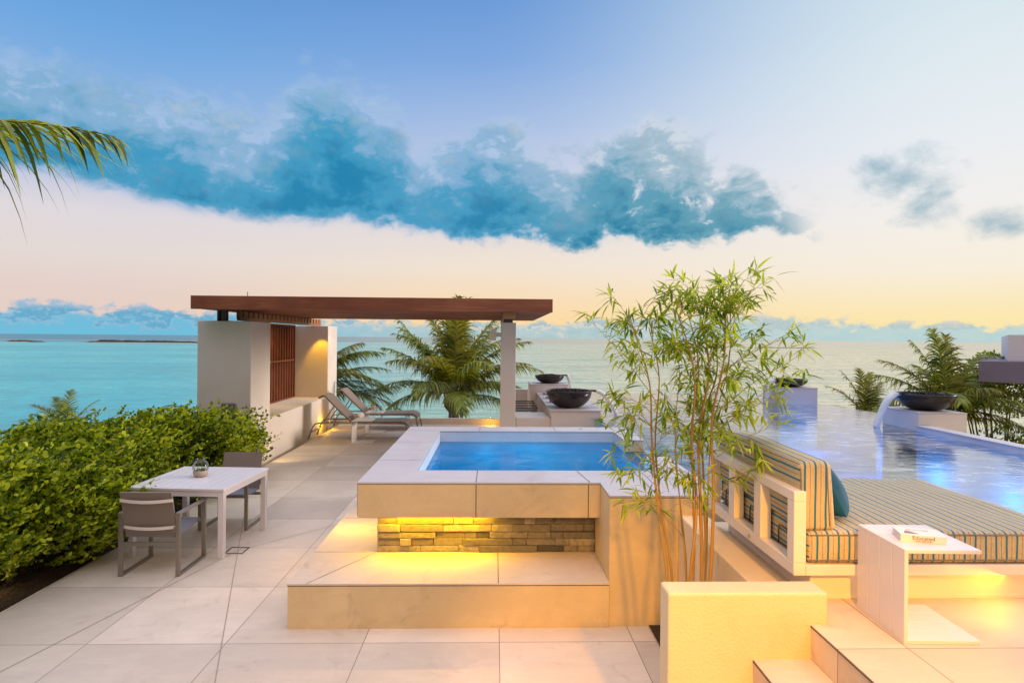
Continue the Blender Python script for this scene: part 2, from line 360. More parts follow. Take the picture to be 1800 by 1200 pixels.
def stream_mat():
    m, t = base_mat('falling_water'); v = t.scale(t.n('ShaderNodeTexCoord').outputs['Object'], (1,6,.4))
    df = t.n('ShaderNodeBsdfDiffuse'); df.inputs[0].default_value = (.9,.93,.95,1)
    tr = t.n('ShaderNodeBsdfTransparent'); mx = t.n('ShaderNodeMixShader')
    t.put(mx.inputs[0], t.mr(t.noise(v, 14, 3, .6), .3, .7, .55, 1.0)); t.nt.links.new(tr.outputs[0], mx.inputs[1]); t.nt.links.new(df.outputs[0], mx.inputs[2]); finish(t, mx.outputs[0])
stream_mat()
def sea_mat():
    m, t = base_mat('sea_water'); v = t.n('ShaderNodeTexCoord').outputs['Object']; x, y, z = t.sep(v)
    dist = t.m('SQRT', t.m('ADD', t.m('MULTIPLY', x, x), t.m('MULTIPLY', y, y)))
    patch = t.noise(t.scale(v, (1, 2.2, 1)), .006, 5, .6)
    shal = t.mix(t.ss(patch, .35, .68), (.01,.50,.58,1), (.10,.70,.70,1))
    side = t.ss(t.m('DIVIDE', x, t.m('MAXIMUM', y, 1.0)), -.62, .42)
    shal = t.mix(side, shal, (.82,.74,.44,1))  # reflection of the sunset sky put into the water colour towards the right
    deep = t.mix(side, (.0,.20,.32,1), (.80,.70,.48,1))  # far water too: reflected sky cream painted in at right
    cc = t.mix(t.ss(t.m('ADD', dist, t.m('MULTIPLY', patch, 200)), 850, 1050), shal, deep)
    # pale line of broken water over the reef
    lx = t.m('ABSOLUTE', t.m('SUBTRACT', t.m('ADD', y, t.m('MULTIPLY', patch, 120)), 930))
    foam = t.m('MULTIPLY', t.m('SUBTRACT', 1.0, t.ss(lx, 10, 55)), t.ss(t.noise(t.scale(v, (.006, .03, 1)), 1.5, 4, .6), .35, .6))
    cc = t.mix(t.m('MULTIPLY', foam, .8), cc, (.75,.75,.7,1))
    r1 = t.noise(t.scale(v, (.55, 1.3, 1)), .9, 6, .65); r2 = t.noise(t.scale(v, (.4, 1.2, 1)), .10, 4, .6)
    h = t.m('ADD', r1, t.m('MULTIPLY', r2, 3.0))
    cc = t.mix(t.m('MULTIPLY', t.ss(r1, .42, .60), .5), cc, (.02,.25,.30,1)); cc = t.mix(t.m('MULTIPLY', t.ss(r2, .48, .66), .32), cc, (.01,.22,.30,1))
    b = t.n('ShaderNodeBump'); b.inputs['Strength'].default_value = .35; b.inputs['Distance'].default_value = .25; t.put(b.inputs['Height'], h)
    df = t.n('ShaderNodeBsdfDiffuse'); t.put(df.inputs[0], cc)
    gl = t.n('ShaderNodeBsdfGlossy'); gl.inputs['Roughness'].default_value = .16; t.nt.links.new(b.outputs[0], gl.inputs['Normal'])
    fr = t.n('ShaderNodeFresnel'); fr.inputs[0].default_value = 1.33
    mx = t.n('ShaderNodeMixShader'); t.put(mx.inputs[0], t.m('MINIMUM', t.m('MULTIPLY', fr.outputs[0], 1.1), .36))
    t.nt.links.new(df.outputs[0], mx.inputs[1]); t.nt.links.new(gl.outputs[0], mx.inputs[2]); finish(t, mx.outputs[0])
sea_mat()
# ---------------------------------------------------------------- mesh builder
class MB:
    def __init__(s): s.v = []; s.f = []; s.mi = []; s.sm = []; s.cur = 0
    def add(s, vs, fs, M=None, smooth=False):
        o = len(s.v)
        if M is not None: vs = [M @ Vector(p) for p in vs]
        s.v += [tuple(p) for p in vs]
        for f in fs: s.f.append(tuple(i+o for i in f)); s.mi.append(s.cur); s.sm.append(smooth)
        return s
    def box(s, a, b, M=None):
        x0,y0,z0 = a; x1,y1,z1 = b
        return s.add([(x0,y0,z0),(x1,y0,z0),(x1,y1,z0),(x0,y1,z0),(x0,y0,z1),(x1,y0,z1),(x1,y1,z1),(x0,y1,z1)],
            [(0,3,2,1),(4,5,6,7),(0,1,5,4),(1,2,6,5),(2,3,7,6),(3,0,4,7)], M)
    def prism(s, poly, z0, z1, M=None):
        n = len(poly); vs = [(x,y,z0) for x,y in poly]+[(x,y,z1) for x,y in poly]
        fs = [tuple(range(n-1,-1,-1)), tuple(range(n,2*n))]+[(i,(i+1)%n,n+(i+1)%n,n+i) for i in range(n)]
        return s.add(vs, fs, M)
    def extr(s, prof, y0, y1, M=None):      # profile in x,z extruded along y
        n = len(prof); vs = [(x,y0,z) for x,z in prof]+[(x,y1,z) for x,z in prof]
        fs = [tuple(range(n)), tuple(range(2*n-1,n-1,-1))]+[(i,n+i,n+(i+1)%n,(i+1)%n) for i in range(n)]
        return s.add(vs, fs, M)
    def tube(s, pts, r, n=8, cap=True, smooth=True):
        pts = [Vector(p) for p in pts]; rs = r if isinstance(r, (list,tuple)) else [r]*len(pts)
        vs = []; up = None
        for i, p in enumerate(pts):
            d = (pts[min(i+1,len(pts)-1)]-pts[max(i-1,0)]).normalized()
            if up is None: up = d.orthogonal().normalized()
            up = (up-d*up.dot(d)).normalized(); q = d.cross(up)
            for k in range(n):
                a = 2*math.pi*k/n; vs.append(p+(up*math.cos(a)+q*math.sin(a))*rs[i])
        fs = [(i*n+k, i*n+(k+1)%n, (i+1)*n+(k+1)%n, (i+1)*n+k) for i in range(len(pts)-1) for k in range(n)]
        if cap: fs += [tuple(range(n-1,-1,-1)), tuple((len(pts)-1)*n+k for k in range(n))]
        return s.add(vs, fs, None, smooth)
    def bar(s, a, b, w, h, up=(0,0,1)):      # flat bar from a to b
        a, b = Vector(a), Vector(b); d = (b-a).normalized(); u = Vector(up)
        if abs(d.dot(u)) > .95: u = Vector((0,1,0))
        q = d.cross(u).normalized(); u = q.cross(d).normalized(); vs = []
        for p in (a, b):
            for i, j in ((-1,-1),(1,-1),(1,1),(-1,1)): vs.append(p+q*i*w/2+u*j*h/2)
        return s.add(vs, [(3,2,1,0),(4,5,6,7),(0,1,5,4),(1,2,6,5),(2,3,7,6),(3,0,4,7)])
    def lathe(s, prof, c, n=40, smooth=True):
        vs = [(c[0]+r*math.cos(2*math.pi*k/n), c[1]+r*math.sin(2*math.pi*k/n), c[2]+z) for r, z in prof for k in range(n)]
        fs = [(i*n+k, i*n+(k+1)%n, (i+1)*n+(k+1)%n, (i+1)*n+k) for i in range(len(prof)-1) for k in range(n)]
        return s.add(vs, fs, None, smooth)
    def sheet(s, prof, y0, y1, th, ny=1):      # swept curved sheet: profile (x,z) path with thickness, along y
        n = len(prof); out = []
        for side in (1, -1):
            for i, (x, z) in enumerate(prof):
                a = prof[max(i-1,0)]; b = prof[min(i+1,n-1)]; dx, dz = b[0]-a[0], b[1]-a[1]; l = math.hypot(dx,dz) or 1
                out.append((x-dz/l*th/2*side, z+dx/l*th/2*side))
        loop = out[:n]+out[n:][::-1]
        m = len(loop); vs = [(x,y0,z) for x,z in loop]+[(x,y1,z) for x,z in loop]
        fs = [(i,m+i,m+(i+1)%m,(i+1)%m) for i in range(m)]
        fs += [(i, i+1, m-2-i, m-1-i) for i in range(n-1)]+[(m+i+1, m+i, 2*m-1-i, 2*m-2-i) for i in range(n-1)]
        return s.add(vs, fs, None, False)
    def build(s, name, mats, parent=None, bevel=0, seg=2, loc=None):
        me = bpy.data.meshes.new(name); me.from_pydata(s.v, [], s.f)
        if isinstance(mats, str): mats = [mats]
        for m in mats: me.materials.append(MATS[m])
        me.polygons.foreach_set('material_index', s.mi); me.polygons.foreach_set('use_smooth', s.sm); me.update()
        o = bpy.data.objects.new(name, me); col.objects.link(o)
        if loc: o.location = loc
        if parent: o.parent = parent
        if bevel:
            b = o.modifiers.new('bevel', 'BEVEL'); b.width = bevel; b.segments = seg; b.limit_method = 'ANGLE'; b.angle_limit = R(40); b.harden_normals = False
        return o
def fix_normals(o):
    bm = bmesh.new(); bm.from_mesh(o.data); bmesh.ops.recalc_face_normals(bm, faces=bm.faces); bm.to_mesh(o.data); bm.free()
def np_mesh(name, V, F, mat, parent=None, smooth=False):
    V = np.asarray(V, dtype=np.float32); F = np.asarray(F, dtype=np.int32); k = F.shape[1]
    me = bpy.data.meshes.new(name); me.vertices.add(len(V)); me.vertices.foreach_set('co', V.ravel())
    me.loops.add(F.size); me.loops.foreach_set('vertex_index', F.ravel()); me.polygons.add(len(F))
    me.polygons.foreach_set('loop_start', np.arange(0, F.size, k, dtype=np.int32)); me.polygons.foreach_set('loop_total', np.full(len(F), k, dtype=np.int32))
    me.materials.append(MATS[mat]); me.update(calc_edges=True); me.validate()
    o = bpy.data.objects.new(name, me); col.objects.link(o)
    if parent: o.parent = parent
    return o
def tag(o, label=None, cat=None, group=None, kind=None):
    if label: o['label'] = label
    if cat: o['category'] = cat
    if group: o['group'] = group
    if kind: o['kind'] = kind
    return o
def thing(name, label, cat, loc=(0,0,0), rz=0, group=None):
    o = bpy.data.objects.new(name, None); o.empty_display_size = .1; col.objects.link(o); o.location = loc; o.rotation_euler = (0,0,rz)
    return tag(o, label, cat, group)
def struct(o): o['kind'] = 'structure'; return o
def dup(root, loc, rz=0, label=None):
    r = root.copy(); col.objects.link(r); r.location = loc; r.rotation_euler = (0,0,rz)
    if label: r['label'] = label
    for ch in list(root.children):
        c = ch.copy(); col.objects.link(c); c.parent = r
        for gch in ch.children:
            d_ = gch.copy(); col.objects.link(d_); d_.parent = c
    return r

# ---------------------------------------------------------------- setting: sea, land, islands
SEA = -6.0
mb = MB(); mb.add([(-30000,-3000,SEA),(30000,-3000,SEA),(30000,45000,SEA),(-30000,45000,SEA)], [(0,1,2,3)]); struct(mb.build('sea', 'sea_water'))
# the land under and beside the house: one lumpy sheet with a shore
mb = MB(); nx, ny = 60, 40; rnd = random.Random(3)
for j in range(ny+1):
    for i in range(nx+1):
        x = -40+i*110/nx; y = -30+j*68/ny
        edge = 30+3*math.sin(x*.17)+.08*max(0,x)*3
        z = -5.2+.25*math.sin(x*.5+y*.3)+rnd.uniform(-.08,.08)-max(0, y-edge)*.35
        z -= max(0, -14-x)*.3
        if j == 0 or i == 0 or i == nx or j == ny: z = -9
        mb.v.append((x,y,z))
for j in range(ny):
    for i in range(nx):
        a = j*(nx+1)+i; mb.f.append((a,a+1,a+nx+2,a+nx+1)); mb.mi.append(0); mb.sm.append(True)
struct(mb.build('ground', 'sand'))
def island(x0, x1, y, h, name='island'):
    m = MB(); n = 60; rr = random.Random(int(abs(x0))); prof = []
    hs = []; q = 0
    for i in range(n+1):
        q = .75*q+rr.uniform(-.35,.5); hs.append(max(.15, .55+q*.35))
    rows = []
    for i in range(n+1):
        tt = i/n; x = x0+(x1-x0)*tt; s_ = min(1, 6*tt, 6*(1-tt)); hh = h*hs[i]*s_
        m.v += [(x, y-14, SEA-.3), (x, y-7, SEA+.35*s_), (x, y-4, SEA+hh), (x, y+10, SEA+hh*.8), (x, y+20, SEA-.3)]
    for i in range(n):
        for k in range(4):
            a = i*5+k; m.f.append((a, a+5, a+6, a+1)); m.mi.append(1 if k == 0 else 0); m.sm.append(False)
    return struct(m.build(name, ['rock', 'sand']))
island(-492, -464, 618, 2.2); island(-430, -290, 632, 3.6); island(283, 352, 640, 1.3)

# ---------------------------------------------------------------- setting: terrace floor, deck, stairs, beds
mb = MB(); mb.box((-4.15,-4,-.35),(2.2,16.3,0)); fl = struct(mb.build('terrace', 'floor_tile'))
def strip(mb, a, b, z, wd):
    a, b = Vector((*a, z)), Vector((*b, z)); d_ = (b-a).normalized(); q = Vector((-d_.y, d_.x, 0))*wd/2
    mb.add([a-q, b-q, b+q, a+q], [(0,1,2,3)])
mb = MB(); c0 = (-2.79, 6.62)
for p in ((-1.62,3.4),(-3.52,3.85),(-1.98,7.5),(-3.45,8.45)): strip(mb, c0, p, .004, .006)
mb.build('floor_joint', 'joint_line', fl)
# bench-high podium the spa stands on
pod = thing('podium', 'low tiled podium step wrapping the front and left of the raised hot tub', 'podium', (-1.65,4.84,0))
def rel(mb, o):       # express world-coordinate verts in the parent's frame
    M = Matrix.Translation(-Vector(o.location)); 
    mb.v = [tuple(M @ Vector(p)) for p in mb.v]; return mb
mb = MB(); mb.box((-1.65,4.84,.35),(.95,5.56,.363)); mb.box((-1.65,5.56,.35),(-1.075,8.7,.363)); rel(mb,pod).build('top_slab', 'step_tile', pod)
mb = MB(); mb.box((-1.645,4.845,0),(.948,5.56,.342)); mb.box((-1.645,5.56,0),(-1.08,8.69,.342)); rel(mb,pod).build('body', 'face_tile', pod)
mb = MB(); mb.box((-1.647,4.843,.342),(.949,5.56,.35)); mb.box((-1.647,5.56,.342),(-1.08,8.69,.35))
strip(mb, (.045,4.845),(.045,5.55),.3645,.006); strip(mb, (-1.5,4.845),(-1.075,5.55),.3645,.006); strip(mb, (-1.65,5.56),(-1.08,5.56),.3645,.006); strip(mb, (-1.65,6.6),(-1.08,6.6),.3645,.006)
rel(mb,pod).build('joint', 'dark_line', pod)

# upper deck, its edge wall and the steps
mb = MB(); mb.box((1.64,-4,-.3),(7.05,3.1,.89)); mb.box((1.75,3.1,-.3),(7.05,4.75,.89)); dk = struct(mb.build('deck', 'deck_tile'))
mb = MB()
mb.box((1.637,-4,.878),(1.64,3.03,.884))
mb.build('nosing', 'dark_line', dk)
st = struct(MB().box((1.34,-4,0),(1.638,3.03,.715)).box((1.04,-4,0),(1.34,3.03,.54)).box((.74,-4,0),(1.04,3.03,.36)).box((.44,-4,0),(.74,3.03,.18)).build('steps', 'step_tile'))
MB().box((1.337,-4,.700),(1.34,3.03,.708)).box((1.037,-4,.525),(1.04,3.03,.533)).build('nosing', 'dark_line', st)
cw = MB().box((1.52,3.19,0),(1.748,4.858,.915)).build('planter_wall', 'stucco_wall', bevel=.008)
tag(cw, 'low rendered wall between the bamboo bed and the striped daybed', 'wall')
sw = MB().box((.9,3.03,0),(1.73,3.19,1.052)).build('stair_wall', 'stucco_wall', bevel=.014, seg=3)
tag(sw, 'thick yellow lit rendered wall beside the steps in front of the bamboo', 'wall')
mb = MB(); mb.add([(1.28,3.19,.012),(1.52,3.19,.012),(1.52,4.86,.012),(1.28,4.86,.012)], [(0,1,2,3)]); struct(mb.build('bamboo_soil', 'soil'))

# left planting bed
mb = MB(); nn_ = 90; rnd = random.Random(5)
xs = [-7.2, -6.2, -5.3, -4.8, -4.55, -4.4, -4.28, -4.16]
for j in range(nn_+1):
    y = -2+j*12.75/nn_
    for x in xs: mb.v.append((x, y, -.06+(rnd.uniform(-.02,.03) if x > -7 else 0)-(.0 if x < -4.2 else .015)))
for j in range(nn_):
    for i in range(len(xs)-1):
        a = j*len(xs)+i; mb.f.append((a,a+1,a+1+len(xs),a+len(xs))); mb.mi.append(0); mb.sm.append(False)
sb = struct(mb.build('planting_bed', 'soil'))
tag(MB().box((-7.35,-4,-5.5),(-7.2,10.79,.02)).box((-7.2,-4,-5.5),(-4.16,-2,-.4)).build('retaining_wall','stucco',bevel=.01), 'long rendered retaining wall behind the clipped hedge', 'wall')
struct(MB().box((-7.2,-2,-5.5),(-4.17,10.79,-.12)).box((-4.1,-3.9,-5.6),(7.0,4.7,-.36)).box((-5.25,10.8,-5.6),(2.1,16.2,-.36)).box((-4.1,4.7,-5.6),(2.1,10.8,-.36)).build('foundation','stucco'))

# ---------------------------------------------------------------- hot tub
sp = thing('hot_tub', 'raised square hot tub with pale stone rim and glowing blue water', 'hot tub', (-1.2,5.3,.36))
T = 1.07
mb = MB()
ca = T-.014
rimrects = [(-1.2,5.30,.95,5.78),(-1.2,5.78,-.74,8.22),(-1.2,8.22,1.9,8.62),(1.65,7.54,1.9,8.22),(1.65,5.78,1.9,6.5),(.95,4.86,1.9,5.78)]
for x0,y0,x1,y1 in rimrects: mb.box((x0,y0,ca),(x1,y1,T))
rel(mb,sp).build('rim', 'rim_tile', sp)
mb = MB()
for x0,y0,x1,y1 in rimrects:
    mb.box((x0+.002,y0+.002,ca-.007),(x1-.002,y1-.002,ca))
Zj = T+.0025
for a_, b_ in (((-.155,5.3),(-.155,5.78)),((.86,5.3),(.80,5.78)),((1.35,4.86),(1.35,5.78)),((-1.2,6.25),(-.74,6.25)),((-1.2,7.3),(-.74,7.3)),((-.2,8.22),(-.2,8.62)),((.85,8.22),(.85,8.62)),((-1.2,8.22),(-.74,8.22))): strip(mb, a_, b_, Zj, .006)
for x in (-.155, .845): mb.box((x-.003,5.298,.757),(x+.003,5.31,ca))
for x in (-.2,.3,.85,1.3): mb.box((x-.0025,8.217,.92),(x+.0025,8.23,ca))
mb.box((-1.2,5.299,.775),(-1.199,5.31,ca))
rel(mb,sp).build('joint', 'dark_line', sp)
mb = MB(); c1 = ca-.007
mb.box((-1.198,5.302,.757),(.95,5.778,c1)); mb.box((-1.198,5.778,.757),(-.742,8.222,c1)); mb.box((-1.198,8.222,0),(1.898,8.618,c1))
rel(mb,sp).build('surround', ['face_tile'], sp)
mb = MB(); mb.box((.952,4.862,0),(1.898,5.778,c1)); mb.box((1.652,5.778,0),(1.898,6.498,c1)); mb.box((1.652,7.542,0),(1.898,8.222,c1)); mb.box((1.652,6.498,0),(1.898,7.542,.895))
rel(mb,sp).build('pillar', 'face_tile', sp)
# pale inner lining of the surround above the waterline, blue mosaic below
mb = MB(); z0 = .885
mb.box((-.742,5.778,z0),(-.735,8.22,c1)); mb.box((-.74,8.213,z0),(1.65,8.222,c1)); mb.box((1.645,7.54,z0),(1.6535,8.215,c1)); mb.box((1.645,5.785,z0),(1.6535,6.5,c1)); mb.box((-.74,5.778,z0),(1.65,5.786,c1))
rel(mb,sp).build('inner_lining', 'rim_tile', sp)
mb = MB(); x0,x1,y0,y1 = -.73,1.643,5.787,8.21
mb.add([(x0,y0,.2),(x1,y0,.2),(x1,y1,.2),(x0,y1,.2),(x0,y0,.95),(x1,y0,.95),(x1,y1,.95),(x0,y1,.95)], [(0,1,2,3),(0,4,5,1),(1,5,6,2),(2,6,7,3),(3,7,4,0)])
mb.v = [(x,y,min(z,.886)) for x,y,z in mb.v]
mb.box((x0,7.7,.2),(x1,y1,.5)); mb.box((x0,y0,.2),(x0+.42,7.7,.5)); mb.box((1.64,6.5,.88),(1.897,7.54,.898))
rel(mb,sp).build('basin', 'spa_tile', sp)
mb = MB(); mb.add([(-.735,5.786,.925),(1.646,5.786,.925),(1.646,8.214,.925),(-.735,8.214,.925)], [(0,1,2,3)]); mb.add([(1.646,6.5,.925),(1.9,6.5,.925),(1.9,7.54,.925),(1.646,7.54,.925),(1.905,6.5,.86),(1.905,7.54,.86)], [(0,1,2,3),(1,4,5,2)])
rel(mb,sp).build('water', 'spa_water', sp)
# ledger stone cladding under the overhang
mb = MB(); rnd = random.Random(11); z = .365; row = 0
hs = [.060,.066,.062,.07,.064,.072]
for h in hs:
    x = -1.07
    while x < .94:
        wd = rnd.choice([.12,.2,.28,.36,.5])*rnd.uniform(.85,1.15); x2 = min(.948, x+wd)
        if .948-x2 < .05: x2 = .948
        dp = rnd.uniform(0,.022)
        mb.box((x+.0015,5.535+dp,z+.0015),(x2-.0015,5.60,z+h-.0015)); x = x2
    z += h
# left return of the cladding
z = .365
for h in hs:
    y = 5.6
    while y < 8.6:
        y2 = min(8.6, y+rnd.uniform(.15,.5)); dp = rnd.uniform(0,.02); mb.box((-1.07+dp,y+.0015,z+.0015),(-1.0,y2-.0015,z+h-.0015)); y = y2
    z += h
rel(mb,sp).build('stone_cladding', 'ledge_stone', sp, bevel=.004, seg=1)
mb = MB(); mb.box((-1.0,5.602,0),(.948,5.776,.757)); mb.box((-1.0,5.776,0),(-.745,8.22,.757)); rel(mb,sp).build('core', 'face_tile', sp)
for a_, b_ in (((-1.0,5.50,.750),(-.05,5.515,.756)),((-1.105,5.52,.750),(-1.09,8.3,.756))): rel(MB().box(a_, b_),sp).build('light_strip', 'led', sp)
for p_ in ((1.25,5.6),(1.24,8.42)):
    mb = MB(); mb.lathe([(0,.02),(.008,.02),(.01,.012),(.012,.010),(.024,.008),(.026,.0)], (p_[0],p_[1],T+.001), 20); rel(mb,sp).build('button', 'steel', sp)
lamp('hot_tub_strip_lamp', 'AREA', (-.52,5.47,.748), 14, YEL, (.95,.03), target=(-.52,5.50,0))
lamp('hot_tub_side_lamp', 'AREA', (-1.13,6.2,.748), 11, YEL, (.03,1.3), target=(-1.15,6.2,0))
lamp('hot_tub_water_lamp', 'POINT', (.75,6.05,.62), 48, (.2,.85,1), .05)
lamp('hot_tub_water_lamp_back', 'POINT', (-.1,7.4,.62), 8, (.35,.75,1), .05)

# ---------------------------------------------------------------- big pool
PW = .86
poly = [(1.9,5.0),(1.95,4.76),(7.06,4.76),(7.10,9.7),(7.10,10.75),(7.95,10.9),(8.02,12.1),(7.80,13.6),(7.55,14.6),(7.25,15.2),(3.65,16.6),(2.02,18.5),(2.02,11.2),(1.9,11.2)]
mb = MB(); mb.add([(x,y,PW) for x,y in poly], [tuple(range(len(poly)))]); struct(mb.build('pool_water', 'pool_water'))
n_ = len(poly); mb = MB(); mb.add([(x,y,-.15) for x,y in poly]+[(x,y,PW-.004) for x,y in poly], [tuple(range(n_))]+[((i+1)%n_,i,n_+i,n_+(i+1)%n_) for i in range(n_)])
struct(mb.build('pool_basin', 'pool_tile'))
for i_, (x_, y_) in enumerate(((6.85,9.3),(6.85,7.9),(6.85,6.6),(6.9,10.5),(7.1,13.1),(2.3,12.3),(2.2,9.6))):
    lamp('pool_lamp', 'POINT', (x_,y_,.2), 24, (.0,.34,1), .25)
# outer shell of the vanishing edge
mb = MB(); ep = [(7.10,10.75),(7.95,10.9),(8.02,12.1),(7.80,13.6),(7.55,14.6),(7.25,15.2),(3.65,16.6),(2.02,18.5)]
for a_, b_ in zip(ep, ep[1:]):
    A_, B_ = Vector((*a_,0)), Vector((*b_,0)); d_ = (B_-A_).normalized(); q = Vector((d_.y,-d_.x,0)) if True else None
    q = -Vector((-d_.y,d_.x,0)); q = q if q.x+q.y*.5 > 0 else -q
    mb.add([A_+Vector((0,0,-5.5)), B_+Vector((0,0,-5.5)), B_+q*.12+Vector((0,0,-5.5)), A_+q*.12+Vector((0,0,-5.5)), A_+Vector((0,0,PW-.01)), B_+Vector((0,0,PW-.01)), B_+q*.12+Vector((0,0,PW-.03)), A_+q*.12+Vector((0,0,PW-.03))],
        [(0,3,2,1),(4,5,6,7),(0,1,5,4),(1,2,6,5),(2,3,7,6),(3,0,4,7)])
o = mb.build('pool_edge', 'rim_tile'); fix_normals(o); struct(o)
cp = thing('pool_coping', 'long pale coping wall along the right side of the swimming pool', 'coping', (7.1,4,0))
mb = MB(); mb.box((7.06,-4,-5.5),(7.27,9.79,.936)); rel(mb,cp).build('body', 'stucco', cp)
mb = MB(); mb.box((7.045,-4,.936),(7.285,9.79,.95)); rel(mb,cp).build('cap', 'rim_tile', cp)

# ---------------------------------------------------------------- pedestals and water bowls
def pedestal(x0,y0,x1,y1,zt,zb,label,mat='stucco'):
    p = thing('pedestal', label, 'pedestal', ((x0+x1)/2,(y0+y1)/2,zb), 0, 'pedestals under the water bowls')
    mb = MB(); mb.box((x0,y0,zb),(x1,y1,zt-.014)); rel(mb,p).build('body', mat, p)
    mb = MB(); mb.box((x0-.006,y0-.006,zt-.014),(x1+.006,y1+.006,zt)); rel(mb,p).build('cap', 'rim_tile', p)
    return p
pedestal(7.1,9.8,7.93,10.72,1.16,-.2,'pink lit pedestal at the right pool edge before the palm trees')
pedestal(6.62,13.7,7.52,14.55,1.25,-.2,'pale pedestal standing in the far corner of the pool')
pedestal(.90,14.9,1.85,15.9,1.20,0,'pale pedestal at the far end of the sunken bar')
def bowl(x, y, z, R_, h, label, spout, stream=True):
    o = thing('water_bowl', label, 'water bowl', (x,y,z), 0, 'dark water bowls on pedestals')
    prof = [(0,0)]+[(R_*math.sin(a)*.985+.0, h*(1-math.cos(a))) for a in [math.pi/2*i/14 for i in range(4,15)]]
    k0 = prof[1][1]; prof = [(0,0.0)]+[(r,(zz-k0)/(h-k0)*(h-.012)) for r, zz in prof[1:]]
    prof += [(R_,h-.008),(R_+.004,h),(R_-.01,h+.004),(R_-.03,h),(R_-.035,h-.03),(R_*.8,h-.09),(0,h-.11)]
    MB().lathe(prof, (0,0,0), 56).build('bowl', 'bowl_glaze', o)
    m = MB(); rr = random.Random(int(x*10+y))
    for i in range(170):
        a = rr.uniform(0,6.28); q = (R_-.07)*math.sqrt(rr.random()); s_ = rr.uniform(.02,.042)
        c = Vector((q*math.cos(a), q*math.sin(a), h-.02+rr.uniform(-.02,.018)*1+.02*(1-q/R_)))
        Mx = Matrix.Translation(c) @ Matrix.Rotation(rr.uniform(0,6),4,(rr.random(),rr.random(),1)) @ Matrix.Diagonal((s_,s_*rr.uniform(.6,1),s_*rr.uniform(.5,.9),1))
        m.add([(1,0,0),(-1,0,0),(0,1,0),(0,-1,0),(0,0,1),(0,0,-1)], [(0,2,4),(2,1,4),(1,3,4),(3,0,4),(2,0,5),(1,2,5),(3,1,5),(0,3,5)], Mx)
    m.build('lava_rocks', 'lava', o)
    sx, sy = spout
    Mz = Matrix.Rotation(math.atan2(sy,sx),4,'Z')
    m = MB(); m.box((R_-.05,-.07,h-.012),(R_+.075,.07,h-.004),Mz); m.box((R_-.05,-.075,h-.012),(R_+.075,-.07,h+.012),Mz); m.box((R_-.05,.07,h-.012),(R_+.075,.075,h+.012),Mz); m.build('spout', 'black_metal', o)
    if stream:
        m = MB(); n = 12; drop = z+h-PW
        pts = []
        for i in range(n+1):
            tt = i/n; pts.append((R_+.06+.38*tt*stream, h+.0-drop*tt*tt, .075*(1-.35*tt)))
        vs = []; fs = []
        for i, (xx, zz, ww) in enumerate(pts):
            th = .030+.012*tt
            for sy_, sz in ((-1,1),(-.5,1.3),(0,1.4),(.5,1.3),(1,1),(1,-1),(0,-1.2),(-1,-1)): vs.append(Mz @ Vector((xx+sz*th*.6, sy_*ww, zz+sz*th*.4)))
        for i in range(n):
            for k in range(8): fs.append((i*8+k, i*8+(k+1)%8, (i+1)*8+(k+1)%8, (i+1)*8+k))
        m.add(vs, fs, None, True); m.build('water_stream', 'falling_water', o)
    return o
bowl(7.56,10.28,1.16,.46,.28,'dark glazed bowl pouring a curved sheet of water, before the right palms',(-1,-.05),1.0)
bowl(7.07,14.12,1.25,.40,.17,'dark bowl on the pedestal in the far pool corner behind the bamboo tips',(-1,-.3),.6)
bowl(1.47,11.75,1.0,.455,.33,'large dark bowl of lava rocks nearest the hot tub, spilling right',(1,-.12),1.1)
bowl(1.42,15.4,1.20,.38,.20,'small brown bowl farthest left, behind the larger bowl',(1,.1),.4)

# ---------------------------------------------------------------- sunken bar behind the tub
bar = thing('bar_counter', 'pale stone bar counter running back under the large dark bowl', 'bar counter', (1.5,11.2,0))
mb = MB(); mb.box((1.075,11.22,-.2),(2.005,14.89,.985)); rel(mb,bar).build('body', 'stucco', bar)
mb = MB(); mb.box((1.05,11.2,.985),(2.03,14.89,1.0)); rel(mb,bar).build('top', 'rim_tile', bar)
sk = thing('side_counter', 'white topped low counter between the column and the bar', 'counter', (.7,11.2,0))
mb = MB(); mb.box((.42,11.3,0),(1.07,12.15,.83)); rel(mb,sk).build('body', 'stucco', sk)
mb = MB(); mb.box((.41,11.32,.83),(1.05,12.17,.845)); rel(mb,sk).build('top', 'ceramic', sk)
tag(MB().box((.3,15.95,0),(.9,16.1,.99)).build('bar_end_wall','stucco',bevel=.006), 'pinkish low wall closing the far end of the bar seating', 'wall')
for i, (yy_, lb) in enumerate(((14.35,'folded purple napkin on a plate, farthest along the bar'),(13.45,'folded napkin on the middle plate of the bar'),(12.6,'dark napkin on the bar plate nearest the large bowl'))):
    p = thing('place_setting', lb, 'place setting', (1.22,yy_,1.0), 0, 'place settings along the bar')
    MB().lathe([(0,.004),(.08,.004),(.13,.016),(.135,.014),(.08,0),(0,0)], (0,0,0), 28).build('plate', 'ceramic', p)
    MB().prism([(-.07,-.05),(.0,-.075),(.075,-.04),(.06,.05),(-.06,.055)], .012, .04).build('napkin', 'napkin', p, bevel=.01)
